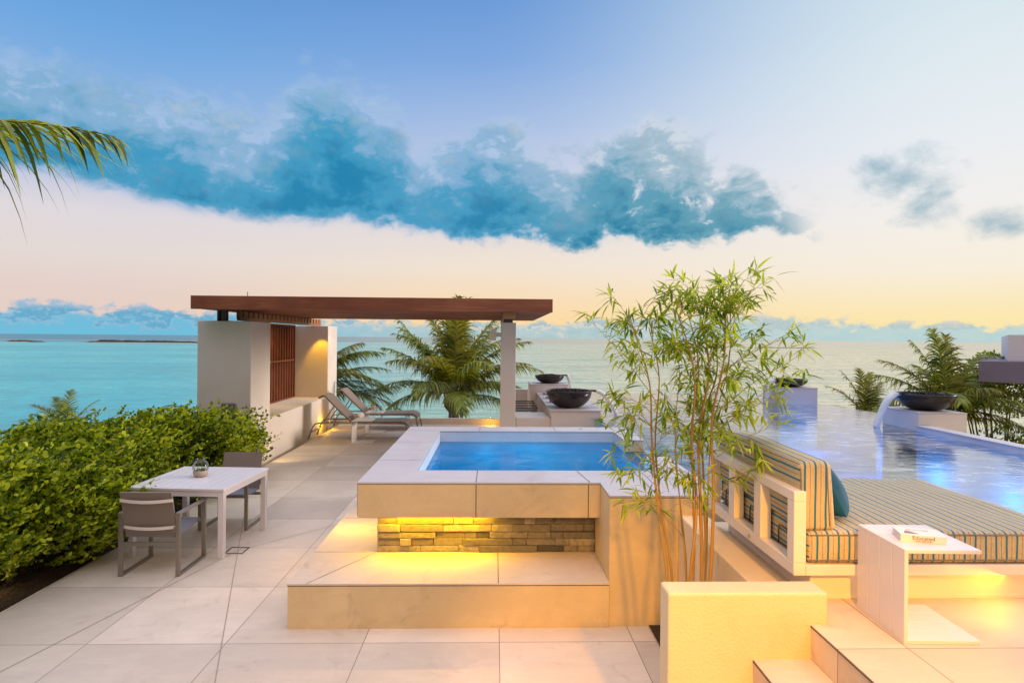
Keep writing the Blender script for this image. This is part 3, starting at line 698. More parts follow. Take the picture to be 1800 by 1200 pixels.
def bar_chair(x, y, label):
    o = thing('bar_chair', label, 'chair', (x,y,0), 0, 'dark metal chairs at the sunken bar')
    m = MB()
    for sx in (-.22,.22):
        m.bar((-.22,sx,.0),(-.22,sx,.62),.022,.022); m.bar((.22,sx,0),(.22,sx,.84),.022,.022); m.bar((-.27,sx,.82),(.24,sx,.82),.022,.03); m.bar((-.22,sx,.62),(-.36,sx,1.04),.022,.022)
    for zz in (.25,.62): m.bar((-.22,-.22,zz),(-.22,.22,zz),.02,.02); m.bar((.22,-.22,zz),(.22,.22,zz),.02,.02)
    m.build('frame', 'taupe_dark', o)
    m = MB()
    m.sheet([(-.22,.63),(.22,.64)], -.21,.21,.02); m.build('seat', 'sling_dark', o)
    m = MB()
    for k in range(6):
        z1 = .68+k*.065; xx = -.24-(z1-.62)*.33
        m.bar((xx,-.22,z1),(xx-.01,.22,z1+.02),.015,.022)
    m.build('backrest', 'black_metal', o)
    return o
bar_chair(.72,13.35,'dark slatted metal bar chair nearest the column'); bar_chair(.72,14.3,'dark slatted metal bar chair farther from the column')

# ---------------------------------------------------------------- pergola
pw = thing('pergola_wall', 'rendered masonry wall with a built-in seat and wooden slat screen', 'wall', (-4.8,10.8,0))
mb = MB(); mb.box((-5.3,10.8,-.5),(-4.35,11.72,2.61)); rel(mb,pw).build('pier', 'stucco', pw, bevel=.012)
mb = MB(); mb.box((-5.3,15.72,-.5),(-4.35,16.6,2.62)); rel(mb,pw).build('pier', 'stucco', pw, bevel=.012)
mb = MB(); mb.box((-5.3,11.72,-.5),(-4.352,15.72,.77)); rel(mb,pw).build('seat', 'stucco', pw, bevel=.01)
scr = MB()
for y in [11.78+i*.178 for i in range(23)]: scr.box((-5.29,y,.78),(-5.20,y+.045,2.60))
scr.box((-5.30,11.73,.772),(-5.19,15.71,.80)); scr.box((-5.29,11.73,1.72),(-5.185,15.71,1.76)); scr.box((-5.30,11.73,2.60),(-5.19,15.71,2.64))
so = rel(scr,pw).build('slat_screen', 'wood_slat', pw)
scr = MB()
for y in [11.85+i*.178 for i in range(22)]: scr.box((-5.295,y,1.76),(-5.28,y+.10,2.60))
rel(scr,pw).build('screen_board', 'wood_slat', pw)
tag(MB().box((-4.86,10.76,.97),(-4.60,10.80,1.15)).build('wall_light', 'taupe_dark', bevel=.02), 'small grey box light on the pier just above the hedge', 'wall light')
tag(MB().box((-4.35,15.82,.24),(-4.32,15.96,.44)).box((-4.32,15.84,.34),(-4.30,15.94,.42)).build('socket_box', 'painted_cream', bevel=.008), 'small cream socket box low on the pier behind the loungers', 'socket')
pc = thing('column', 'slender pale square column holding the right end of the pergola', 'column', (.25,11.2,0))
mb = MB(); mb.box((.11,11.05,-.2),(.39,11.33,2.635)); rel(mb,pc).build('shaft', 'stucco', pc, bevel=.006)
wl = thing('wall_light', 'white box light on the left side of the slender column', 'wall light', (.05,11.3,2.4))
MB().box((-.135,-.07,-.1),(-.03,.09,.12)).build('housing', 'painted_cream', wl, bevel=.004); MB().box((-.03,-.03,-.03),(.06,.03,.05)).build('bracket', 'painted_cream', wl)
pg = thing('pergola', 'flat reddish wooden pergola roof with slatted underside over the loungers', 'pergola', (-2.1,10.3,2.6))
X0, X1, YF, YB, ZB, ZT = -5.2, 1.0, 10.35, 15.45, 2.80, 3.03
def pbuild(mb, name, mat, bevel=.004): return rel(mb,pg).build(name, mat, pg, bevel=bevel, seg=1)
pbuild(MB().box((X0,YF,ZB),(X1,YF+.07,ZT)), 'front_beam', 'wood')
pbuild(MB().box((X0,YB-.07,ZB),(X1,YB,ZT)), 'rear_beam', 'wood')
pbuild(MB().box((X0,YF+.07,ZB+.02),(X0+.06,YB-.07,ZT-.01)), 'end_beam', 'wood_side')
mb = MB(); k = 0; y = YF+.12
while y < YB-.12: mb.box((X0+.06,y,ZB+.005),(X1-.004,y+.055,ZT-.04)); y += .135
pbuild(mb, 'roof_slats', 'wood')
pbuild(MB().box((X0+.06,YF+.07,ZT-.038),(X1-.06,YB-.07,ZT-.022)), 'roof_board', 'wood')
mb = MB(); y = 11.3
mb.box((-4.80,11.25,2.63),(-4.74,16.4,2.68)); mb.box((-4.81,11.25,2.66),(-4.73,16.4,2.798))
pbuild(mb, 'side_beam', 'wood_side')
mb = MB(); y = 11.34
while y < 16.3: pbuild(MB().box((-4.735,y,2.69),(-4.70,y+.15,2.797)), 'rafter_end', 'wood_side'); y += .24
for x0 in (-5.05,):
    pbuild(MB().box((x0,11.0,2.61),(x0+.03,11.18,2.80)).box((x0+.08,11.0,2.61),(x0+.165,11.05,2.86)).box((x0,11.05,2.61),(x0+.165,11.1,2.8)), 'post_bracket', 'dark_post', .002)
pbuild(MB().box((.16,11.08,2.63),(.33,11.3,2.83)), 'post_bracket', 'dark_post', .002)
pbuild(MB().box((.14,10.42,2.70),(.35,15.4,2.80)), 'cross_beam', 'wood_side')
tag(MB().tube([(-4.34,10.6,3.02),(-4.34,10.6,3.12)],.006,6).tube([(-4.34,10.6,3.02),(-4.34,10.6,3.045)],.02,8).build('lightning_rod','dark_post'), 'thin dark rod sticking up from the pergola roof', 'rod')
lamp('pier_downlight', 'SPOT', (-4.55,15.35,2.58), 45, YEL, .03, target=(-4.42,15.75,1.2), spot=R(70), blend=.5)
lamp('pier_side_light', 'SPOT', (-4.22,15.9,2.6), 8, WARM, .03, target=(-4.4,15.9,1.0), spot=R(60), blend=.8)
lamp('bench_light', 'AREA', (-4.9,13.7,2.58), 26, WARM, (.1,3.2), target=(-4.8,13.7,0))
lamp('path_light', 'SPOT', (-4.1,11.1,.42), 14, WARM, .02, target=(-3.95,11.9,0), spot=R(110), blend=.9)
lamp('lounger_light', 'POINT', (-4.2,15.1,.16), 6, YEL, .004)
lamp('kerb_light', 'POINT', (-.1,15.95,.13), 5, YEL, .004)
lamp('column_light', 'SPOT', (-.04,11.32,2.26), 14, WARM, .03, target=(.1,11.3,0), spot=R(100), blend=.8)
pl = thing('path_light', 'small floor light glowing at the foot of the left pier', 'floor light', (-4.26,11.1,0))
MB().box((-.04,-.05,.25),(.04,.05,.42)).build('housing', 'taupe_dark', pl); MB().box((.04,-.03,.27),(.045,.03,.31)).build('lens', 'lamp_glow', pl)

# ---------------------------------------------------------------- glass railing
gr = thing('glass_railing', 'frameless glass balustrade on a low kerb at the far terrace end', 'railing', (-2,16.3,0))
mb = MB(); mb.box((-4.35,16.26,-.4),(.9,16.42,.15)); rel(mb,gr).build('kerb', 'stucco', gr, bevel=.006)
for i in range(5):
    xa = -4.34+i*1.06; mb = MB(); mb.box((xa+.006,16.33,.15),(xa+1.05,16.345,1.13)); rel(mb,gr).build('glass_panel', 'glass', gr)
    mb = MB(); mb.box((xa+.004,16.329,1.125),(xa+1.052,16.346,1.133)); mb.box((xa-.004,16.329,.15),(xa+.004,16.346,1.13)); rel(mb,gr).build('panel_edge', 'glass_edge', gr)
# ---------------------------------------------------------------- dining table, chairs, terrarium
dt_ = thing('dining_table', 'square white slatted dining table with four square legs', 'table', (-3.31,6.90,0), R(-4))
h = .525; mb = MB()
for i in range(9):
    x = -h+.055+i*(2*h-.11)/9; mb.box((x+.0022,-h+.055,.722),(x+(2*h-.11)/9-.0022,h-.055,.738))
mb.build('slats', 'painted_white', dt_, bevel=.002, seg=1)
mb = MB(); mb.box((-h,-h,.715),(h,-h+.055,.74)); mb.box((-h,h-.055,.715),(h,h,.74)); mb.box((-h,-h+.055,.715),(-h+.055,h-.055,.74)); mb.box((h-.055,-h+.055,.715),(h,h-.055,.74))
mb.build('top_frame', 'painted_white', dt_, bevel=.003)
mb = MB(); q = h-.012
mb.box((-q,-q,.655),(q,-q+.025,.714)); mb.box((-q,q-.025,.655),(q,q,.714)); mb.box((-q,-q+.025,.655),(-q+.025,q-.025,.714)); mb.box((q-.025,-q+.025,.655),(q,q-.025,.714))
mb.build('apron', 'painted_white', dt_, bevel=.002)
for sx in (-1,1):
    for sy in (-1,1):
        a, b = sx*(q+.002), sx*(q-.058); c, d_ = sy*(q+.002), sy*(q-.058)
        MB().box((min(a,b),min(c,d_),0),(max(a,b),max(c,d_),.713)).build('leg', 'painted_white', dt_, bevel=.004)
def dining_chair(x, y, rz, label):
    o = thing('dining_chair', label, 'chair', (x,y,0), rz, 'taupe dining armchairs')
    W = .295; D0, D1 = -.27, .27
    for sx in (-1,1):
        X_ = sx*(W-.02); m = MB()
        m.box((X_-.02,D0,0),(X_+.02,D0+.026,.60)); m.box((X_-.02,D1-.026,0),(X_+.02,D1,.60))
        m.box((X_-.02,D0+.026,0),(X_+.02,D1-.026,.022)); m.build('side_frame', 'taupe_metal', o, bevel=.003)
        MB().box((X_-.024,D0-.002,.60),(X_+.024,D1+.002,.622)).build('armrest', 'taupe_metal', o, bevel=.004)
    MB().box((-W+.04,D0+.002,.30),(W-.04,D0+.024,.335)).build('cross_bar', 'taupe_metal', o, bevel=.003); MB().box((-W+.04,D1-.05,.385),(W-.04,D1-.028,.415)).build('cross_bar', 'taupe_metal', o, bevel=.003)
    # seat sling, slightly sagging
    n = 10; prof = [(D0+.03+i*(D1-D0-.05)/n, .385+.035*(i/n)-.022*math.sin(math.pi*i/n)) for i in range(n+1)]
    m = MB(); m.sheet(prof, -.235,.235,.012); m.v = [(yy,xx,zz) for xx,yy,zz in m.v]; so_ = m.build('seat', 'sling_seat', o); fix_normals(so_)
    prof = [(D0+.045-.10*(i/n)**1.2, .375+.46*i/n) for i in range(n+1)]
    m = MB(); m.sheet(prof, -.245,.245,.014); m.v = [(yy,xx,zz) for xx,yy,zz in m.v]; bo = m.build('backrest', 'sling', o); fix_normals(bo)
    for zz in (.48,.755):
        m = MB(); k = (zz-.375)/.46; yb = D0+.045-.10*k**1.2
        pts = [(-.25+.5*i/12, yb-.012-.028*math.sin(math.pi*i/12), zz-.012*math.sin(math.pi*i/12)) for i in range(13)]
        for a, b in zip(pts, pts[1:]): m.bar(a, b, .006, .03)
        m.build('back_brace', 'painted_cream', o)
    [MB().box((a,D0-.02,.44),(a+.017,D0+.05,.49)).build('hinge', 'taupe_metal', o) for a in (-.262,.245)]
    return o
dining_chair(-3.345, 6.175, 0, 'taupe sling armchair with its back to us, at the near side of the table')
ch2 = dining_chair(-3.26, 7.56, R(180), 'taupe sling armchair across the white table, half hidden behind it')
MB().tube([(-.215,-.3,.838),(-.215,-.3,.875),(-.175,-.3,.878),(-.175,-.3,.838)],.006,6).build('hook','taupe_dark',ch2)
ter = thing('terrarium', 'small glass terrarium with a succulent on the white dining table', 'terrarium', (-3.35,6.93,.7405))
MB().lathe([(0,0),(.055,0),(.074,.02),(.080,.048),(.078,.07),(.07,.07),(0,.066)], (0,0,0), 36).build('pot', 'tan_pot', ter)
MB().lathe([(.079,.071),(.086,.10),(.083,.135),(.062,.168),(.042,.185),(.042,.2),(.047,.205)], (0,0,0), 36).build('glass_jar', 'glass', ter)
m = MB(); rr = random.Random(4)
for i in range(46):
    a = rr.uniform(0,6.28); q_ = .06*math.sqrt(rr.random()); b_ = Vector((q_*math.cos(a), q_*math.sin(a), .066)); d_ = Vector((math.cos(a)*.5, math.sin(a)*.5, 1))*rr.uniform(.02,.045)
    s_ = Vector((-math.sin(a),math.cos(a),0))*.007; m.add([b_-s_, b_+s_, b_+d_], [(0,1,2)])
m.build('succulent', 'shrub_leaf', ter)
dr = MB(); M = Matrix.Translation((-2.80,6.62,0)) @ Matrix.Rotation(R(0),4,'Z')
for a, b in (((-.10,-.10),(.10,-.088)),((-.10,.088),(.10,.10)),((-.10,-.088),(-.088,.088)),((.088,-.088),(.10,.088))): dr.box((a[0],a[1],.001),(b[0],b[1],.006),M)
tag(dr.build('floor_drain', 'dark_line'), 'square floor drain with a dark rim in the terrace tiles', 'drain')

# ---------------------------------------------------------------- sun loungers
def lounger(x, y, label):
    o = thing('sun_lounger', label, 'sun lounger', (x,y,0), 0, 'sun loungers under the pergola')
    W = .70
    for yy in (.0, W):
        m = MB()
        m.tube([(0,yy+.0,0),(.10,yy,.28),(.16,yy,.355),(.24,yy,.372),(2.10,yy,.372),(2.19,yy,.36),(2.25,yy,.31),(2.31,yy,0)], .017, 8); m.build('side_rail', 'taupe_metal', o)
    for xx, zz in ((.24,.36),(.98,.355),(2.08,.36),(.06,.16)): MB().tube([(xx,0,zz),(xx,W,zz)], .013, 8).build('cross_bar', 'taupe_metal', o)
    m = MB(); m.sheet([(.96,.40),(1.2,.385),(1.6,.382),(2.02,.392),(2.12,.392),(2.20,.375),(2.25,.33),(2.27,.28)], .012, W-.012, .045); fix_normals(m.build('seat', 'sling', o, bevel=.006))
    bx = .97; bz = .40; L = .82; a = math.radians(136)
    pr = [(bx+L*tt*math.cos(a), bz+L*tt*math.sin(a)-.02*math.sin(math.pi*tt)) for tt in (0,.25,.5,.75,.93,1)]
    e_ = pr[-1]; pr += [(e_[0]-.05,e_[1]+.02),(e_[0]-.10,e_[1]+.01),(e_[0]-.16,e_[1]-.035)]
    m = MB(); m.sheet(pr, .03, W-.03, .035); fix_normals(m.build('backrest', 'sling', o, bevel=.006))
    for yy in (.06,W-.06): MB().bar((.56,yy,.74),(.34,yy,.40),.012,.025).bar((.34,yy,.385),(.95,yy,.375),.012,.025).build('back_support', 'taupe_dark', o)
    return o
lounger(-4.24, 13.75, 'taupe sun lounger nearest to us under the pergola, back raised')
lounger(-4.24, 15.25, 'taupe sun lounger farther back, next to the glass balustrade')
def towel(x, y, z, label):
    o = thing('rolled_towel', label, 'towel', (x,y,z), 0, 'rolled towels on the loungers')
    m = MB(); m.tube([(0,0,.075),(0,.45,.075)], .07, 20); r_ = m.build('roll', 'towel', o)
    m = MB(); pts = [(.002+.058*(1-k/40)*math.cos(k*.5), .075+.058*(1-k/40)*math.sin(k*.5)) for k in range(34)]
    for a, b in zip(pts, pts[1:]): m.bar((a[0],-.002,a[1]),(b[0],-.002,b[1]),.003,.006)
    m.build('roll_end', 'sling_dark', o)
    return o
towel(-3.16, 13.86, .408, 'rolled pale towel on the nearest lounger'); towel(-3.16, 15.36, .408, 'rolled pale towel on the farther lounger')
def ctable(x, y, label):
    o = thing('side_table', label, 'side table', (x,y,0), 0, 'white c-shaped tables by the loungers')
    MB().box((0,0,.488),(.43,.5,.50)).build('table_top', 'painted_cream', o, bevel=.002)
    MB().box((0,0,.012),(.012,.5,.488)).build('upright', 'painted_cream', o, bevel=.002)
    MB().box((0,0,0),(.43,.5,.012)).build('base', 'painted_cream', o, bevel=.002)
ctable(-3.13, 13.2, 'small white c-shaped side table in front of the nearest lounger')
ctable(-3.15, 14.62, 'small white c-shaped side table holding flowers and glasses')
vs = thing('flower_glass', 'glass tumbler with orange and green flowers on the far side table', 'vase', (-3.0,14.82,.501))
MB().lathe([(0,.004),(.035,.004),(.042,.11),(.039,.11),(.033,.01)], (0,0,0), 24).build('tumbler', 'glass', vs)
m = MB(); rr = random.Random(2)
for i in range(70):
    a = rr.uniform(0,6.28); q_ = rr.uniform(.02,.1); c = Vector((q_*math.cos(a), q_*math.sin(a), rr.uniform(.1,.24))); s_ = rr.uniform(.012,.025)
    v1 = Vector((rr.uniform(-1,1),rr.uniform(-1,1),rr.uniform(-1,1))).normalized()*s_; v2 = v1.orthogonal().normalized()*s_*.6
    m.add([c-v1,c-v2,c+v1,c+v2], [(0,1,2,3)])
m.build('flowers', 'palm_gold', vs)
for i, (dx, dy, lb) in enumerate(((.13,.12,'clear drinking glass right of the flower glass'),(.2,.28,'clear drinking glass at the back right of the far side table'))):
    tag(MB().lathe([(0,.004),(.033,.004),(.038,.13),(.036,.13),(.031,.01)], (0,0,0), 24).build('drinking_glass', 'glass', loc=(-3.05+dx,14.72+dy,.501)), lb, 'glass', 'glasses on the side table')

# ---------------------------------------------------------------- daybed
db_ = thing('daybed', 'white framed daybed with blue and tan striped cushions beside the pool', 'daybed', (1.67,3.27,.89))
def rd(mb, name, mat, bevel=.004, seg=2, par=None): return rel(mb, db_).build(name, mat, db_, bevel=bevel, seg=seg)
XR = 3.35; YB2 = 4.60
m = MB(); m.box((1.74,3.27,1.045),(XR,3.33,1.105)); m.box((1.74,YB2-.06,1.045),(XR,YB2,1.105)); m.box((XR-.06,3.33,1.045),(XR,YB2-.06,1.105)); m.box((1.74,3.33,1.075),(XR-.06,YB2-.06,1.09)); rd(m, 'base_frame', 'painted_cream')
m = MB(); m.box((1.80,3.34,.8905),(XR-.06,YB2-.07,1.044)); rd(m, 'plinth', 'painted_cream')
m = MB(); m.box((1.79,3.335,.8905),(XR-.055,3.34,.91)); rd(m, 'plinth_foot', 'painted_cream', 0)
m = MB(); m.box((1.67,3.27,1.045),(1.739,YB2,1.115)); m.box((1.67,3.27,1.455),(1.739,YB2,1.512))
for a, b in ((3.27,3.35),(3.69,3.79),(4.10,4.20),(4.52,4.60)): m.box((1.67,a,1.115),(1.739,b,1.455))
rd(m, 'back_frame', 'painted_cream', .005)
m = MB(); m.tube([(1.6695,3.85,1.075),(1.666,3.85,1.075)],.012,14); rd(m,'badge','steel',0)
def soft_box(a, b, r, seg=4, puff=.0, lean=0, n=14):
    bm = bmesh.new(); bmesh.ops.create_cube(bm, size=1)
    S_ = Vector(b)-Vector(a); C_ = (Vector(a)+Vector(b))/2
    for v_ in bm.verts: v_.co = Vector((v_.co.x*S_.x, v_.co.y*S_.y, v_.co.z*S_.z))
    bmesh.ops.bevel(bm, geom=bm.edges[:], offset=r, segments=seg, profile=.5, affect='EDGES')
    bmesh.ops.subdivide_edges(bm, edges=[e for e in bm.edges if e.calc_length() > max(S_)/4], cuts=n, use_grid_fill=True)
    for v_ in bm.verts:
        u_ = Vector((v_.co.x/S_.x*2, v_.co.y/S_.y*2, v_.co.z/S_.z*2)); 
        if puff:
            k = (1-u_.x**2)*(1-u_.y**2); v_.co.z += puff*k*(1 if u_.z > 0 else -0)
            v_.co.x += puff*.7*(1-u_.y**2)*(1-u_.z**2)*(1 if u_.x > 0 else -1)*.4
        v_.co.z += .004*math.sin(u_.x*9+u_.y*5)*(1 if u_.z > .5 else 0)
        v_.co.x += lean*(u_.z+1)/2
        v_.co += C_
    vs_ = [tuple(v_.co) for v_ in bm.verts]; bm.verts.index_update(); fs_ = [tuple(v_.index for v_ in f.verts) for f in bm.faces]; bm.free()
    return MB().add(vs_, fs_, None, True)
rd(soft_box((1.755,3.275,1.108),(XR-.03,YB2-.02,1.285), .03, 4, .008), 'mattress', 'stripe_cloth', 0)
rd(soft_box((1.742,3.30,1.283),(1.93,YB2+.0,1.665), .028, 4, .03, -.03), 'back_cushion', 'stripe_cloth', 0)
for yc in (3.53,3.94,4.36):
    m = MB(); m.tube([(1.743,yc-.07,1.12),(1.742,yc-.06,1.21),(1.738,yc-.04,1.235),(1.738,yc+.05,1.235),(1.742,yc+.07,1.20),(1.743,yc+.07,1.12)], .0045, 6); rd(m, 'strap', 'black_metal', 0)
m = MB()
for z_ in (1.128,1.268): m.tube([(1.765,3.277,z_),(XR-.045,3.277,z_),(XR-.032,3.29,z_),(XR-.032,YB2-.04,z_)], .0045, 6)
rd(m, 'piping', 'sling_dark', 0)
m = MB()
for x_ in (1.75,1.90): m.tube([(x_-.012,3.301,1.31),(x_-.03,3.301,1.635)], .004, 6)
rd(m, 'cushion_piping', 'sling_dark', 0)
# teal pillow
bm = bmesh.new(); bmesh.ops.create_grid(bm, x_segments=24, y_segments=24, size=1); vs_ = []; fs_ = []
n = 24; V = []; 
for side in (1,-1):
    for j in range(n+1):
        for i in range(n+1):
            a, b = -1+2*i/n, -1+2*j/n; k = ((1-a**4)*(1-b**4))**.55
            wv = .012*math.sin(a*7+b*4)*k*(1-abs(b))
            V.append((side*(.075*k+wv*.8)+.0, .175*a*(1-.07*(1-b*b)), .165*b*(1-.07*(1-a*a))))
bm.free()
F = []
for s_ in range(2):
    for j in range(n):
        for i in range(n):
            a = s_*(n+1)**2+j*(n+1)+i; f = (a,a+1,a+n+2,a+n+1); F.append(f if s_ == 0 else f[::-1])
pil = MB().add(V, F, None, True).build('pillow', 'teal_cloth', loc=(2.05,3.62,1.435))
pil.rotation_euler = (R(-14), R(-22), R(-12)); tag(pil, 'teal throw pillow leaning on the striped back cushion', 'pillow')
# white slatted side table
stb = thing('side_table', 'white slatted c-shaped side table beside the daybed with a book on it', 'side table', (1.99,2.83,.89), R(-2))
W_, D_, H_ = .37, .40, .455
m = MB()
for i in range(4): m.box((0,i*D_/4+.0015,H_-.018),(W_,(i+1)*D_/4-.0015,H_))
m.build('table_top', 'painted_white', stb, bevel=.0015, seg=1)
m = MB()
for i in range(4): m.box((0,i*D_/4+.0015,.018),(.018,(i+1)*D_/4-.0015,H_-.018))
m.build('side_panel', 'painted_white', stb, bevel=.0015, seg=1)
m = MB()
for i in range(4): m.box((0,i*D_/4+.0015,0),(W_,(i+1)*D_/4-.0015,.018))
m.build('base', 'painted_white', stb, bevel=.0015, seg=1)
# book
bk = thing('book', 'thick paperback with a pale cover lying on the white slatted table', 'book', (2.055,2.955,1.3455), R(-17))
MB().box((0,0,0),(.2,.13,.0012)).box((0,0,.0348),(.2,.13,.036)).build('cover', 'cover', bk)
MB().box((-.0005,-.0012,0),(.2005,.0,.036)).build('spine', 'paper', bk)
MB().box((.003,.0005,.0012),(.197,.127,.0348)).build('pages', 'paper', bk)
def text(s_, size, loc, rot, mat, parent, name='lettering', ext=.0003, align='CENTER'):
    cu = bpy.data.curves.new(name, 'FONT'); cu.body = s_; cu.size = size; cu.extrude = ext; cu.align_x = align
    tmp = bpy.data.objects.new(name, cu); col.objects.link(tmp); dg = bpy.context.evaluated_depsgraph_get()
    me = bpy.data.meshes.new_from_object(tmp.evaluated_get(dg)); bpy.data.objects.remove(tmp)
    me.materials.clear(); me.materials.append(MATS[mat]); o = bpy.data.objects.new(name, me); col.objects.link(o)
    o.parent = parent; o.location = loc; o.rotation_euler = rot; return o
text('Educated', .027, (.10,-.0018,.0135), (R(90),0,0), 'ink', bk)
text('TARA WESTOVER', .0095, (.10,-.0018,.0035), (R(90),0,0), 'ink', bk)
text('EDUCATED', .02, (.10,.08,.0364), (0,0,0), 'tan_pot', bk)
MB().add([(.02,.02,.0364),(.09,.02,.0364),(.06,.06,.0364),(.04,.07,.0364)], [(0,1,2,3)]).build('cover_picture', 'napkin', bk)
# house lamps of the terrace, lighting the steps, wall and daybed from the house side
lamp('house_downlight', 'SPOT', (1.25,.2,2.9), 700, (1,.40,.0), .10, target=(1.35,3.1,.5), spot=R(44), blend=.55)
lamp('house_downlight_left', 'SPOT', (-1.0,-.6,3.6), 560, (1,.52,.12), .2, target=(-.3,5.0,.45), spot=R(62), blend=1.0)
lamp('daybed_strip_lamp', 'AREA', (2.9,3.315,1.04), 2.4, (1,.36,.0), (.9,.02), target=(2.85,3.36,.95))
lamp('deck_floor_light', 'POINT', (4.3,2.4,1.15), 75, (1,.42,.02), .05)
lamp('deck_spot', 'SPOT', (2.9,.4,3.2), 120, (1,.50,.08), .1, target=(2.6,2.7,.9), spot=R(70), blend=.9)

# ---------------------------------------------------------------- neighbouring house
nh = thing('neighbour_house', 'corner of a white and grey flat-roofed house beyond the palms at right', 'house', (13.22,15.95,-5), R(-40))
m = MB(); m.box((0,0,6.27),(9,9,6.84)); m.build('roof_slab', 'house_grey', nh, bevel=.01)
m = MB(); m.box((.62,.2,6.84),(9,8.5,7.56)); m.build('upper_wall', 'house_white', nh, bevel=.01)
m = MB(); m.box((1.9,1.2,-.4),(9,8.5,6.27)); m.build('wall', 'house_white', nh)
m = MB(); m.box((.3,.3,6.25),(9,8.8,6.269)); m.build('soffit', 'painted_cream', nh)

# ---------------------------------------------------------------- palms
def frond(base, az_, el_, L, droop, leaf, n=44, seed=0, hang=.55, wind=(0.25,0,0), twist=0, fill=1.0, curl=1.4, wk=1.0):
    rr = random.Random(seed); V = []; F = []
    p = Vector(base); pts = []; dirs = []; N = 28
    for i in range(N+1):
        tt = i/N; e2 = el_-droop*tt**curl
        a2 = az_+twist*tt
        d_ = Vector((math.sin(a2)*math.cos(e2), math.cos(a2)*math.cos(e2), math.sin(e2))); pts.append(p.copy()); dirs.append(d_); p = p+d_*L/N
    # rachis, a 4-sided taper
    for i in range(N+1):
        d_ = dirs[i]; s_ = d_.cross(Vector((0,0,1))).normalized(); u_ = s_.cross(d_); r_ = .022*(1-i/N)**.8*(L/3)+.003
        V += [pts[i]+s_*r_, pts[i]+u_*r_, pts[i]-s_*r_, pts[i]-u_*r_]
    for i in range(N):
        for k in range(4): a = i*4+k; b = i*4+(k+1)%4; F.append((a,b,b+4,a+4))
    G = Vector((0,0,-1)); Wd = Vector(wind)
    for i in range(n):
        tt = .12+.88*(i+rr.uniform(-.3,.3))/n; tt = min(max(tt,.08),1); idx = min(int(tt*N), N-1); fr = tt*N-idx
        b0 = pts[idx].lerp(pts[idx+1], fr); d_ = dirs[idx]; s0 = d_.cross(Vector((0,0,1))).normalized(); u0 = s0.cross(d_)
        ll = leaf*(math.sin(math.pi*min(1,.15+tt*.8))**.6)*(1-.35*tt)*rr.uniform(.62,1.15)
        for sd in (1,-1):
            if rr.random() > fill: continue
            fwd = .6+.6*tt+rr.uniform(-.25,.25)
            dd = (s0*sd*(1-.25*tt)+d_*fwd+u0*rr.uniform(.05,.3)).normalized()
            w_ = wk*.019*(leaf/.6)*rr.uniform(.8,1.2); q = b0.copy(); prev = None
            NS = 5; hg = hang*rr.uniform(.4,1.9)
            side = dd.cross(u0).normalized()
            for k in range(NS+1):
                kk = k/NS; ww = w_*(.45+1.1*kk if kk < .35 else (1-kk)/.65*.84+.02)
                o_ = len(V); V += [q-side*ww, q+side*ww]
                if prev is not None: F.append((prev, prev+1, o_+1, o_))
                prev = o_
                dd = (dd+(G*hg+Wd*.6)*(.2+.45*kk)).normalized(); q = q+dd*ll/NS
                side = (side-dd*side.dot(dd)).normalized()
    return [tuple(v) for v in V], F
def palm(x, y, zc, label, fr, L, leaf, mats=('palm_leaf',), trunk_r=.16, hang=.55, n=44, group='palms around the terrace', wind=(.25,0,0), zb=-5.4, lean=(0,0), dead=0):
    o = thing('palm_tree', label, 'palm tree', (x,y,zb), 0, group); rr = random.Random(int(abs(x*31+y*7)))
    H_ = zc-zb; m = MB(); pts = []; rs = []
    for i in range(25):
        tt = i/24; pts.append((lean[0]*(tt-1)**2, lean[1]*(tt-1)**2, H_*tt)); rs.append(trunk_r*(1.15-.3*tt+(.25 if tt > .93 else 0)+(.03 if i%2 else 0)))
    m.tube(pts, rs, 12); m.build('trunk', 'bark', o)
    # leaf bases and fibre round the growing point
    m = MB()
    for i in range(26):
        a = i*2.4; zz = H_-.5+.6*i/26; r0 = trunk_r*1.0; d_ = Vector((math.sin(a), math.cos(a), 0))
        m.tube([Vector((0,0,zz))+d_*r0*.7, Vector((0,0,zz+.14))+d_*(r0+.08), Vector((0,0,zz+.34))+d_*(r0+.16)], [.06,.045,.015], 6)
    m.build('leaf_base', 'bark', o)
    for i, f in enumerate(fr):
        az_, el_, Lk, dr_ = f[:4]; mat = mats[f[4] if len(f) > 4 else i % len(mats)]
        V, F = frond((0,0,H_+rr.uniform(-.1,.15)), R(az_), R(el_), L*Lk, R(dr_), leaf, n, rr.randrange(9999), hang*rr.uniform(.75,1.25), wind, R(rr.uniform(-10,10)))
        np_mesh('frond', V, F, mat, o)
    return o
def auto(n, seed, els=(80,-25), droop=(50,85)):
    rr = random.Random(seed); out = []
    for i in range(n):
        tt = i/(n-1); out.append((i*137.5+rr.uniform(-14,14), els[0]+(els[1]-els[0])*tt**.9, rr.uniform(.85,1.08)*(.8+.2*math.sin(math.pi*min(1,tt+.2))), rr.uniform(*droop)*(.55+.45*tt)))
    return out
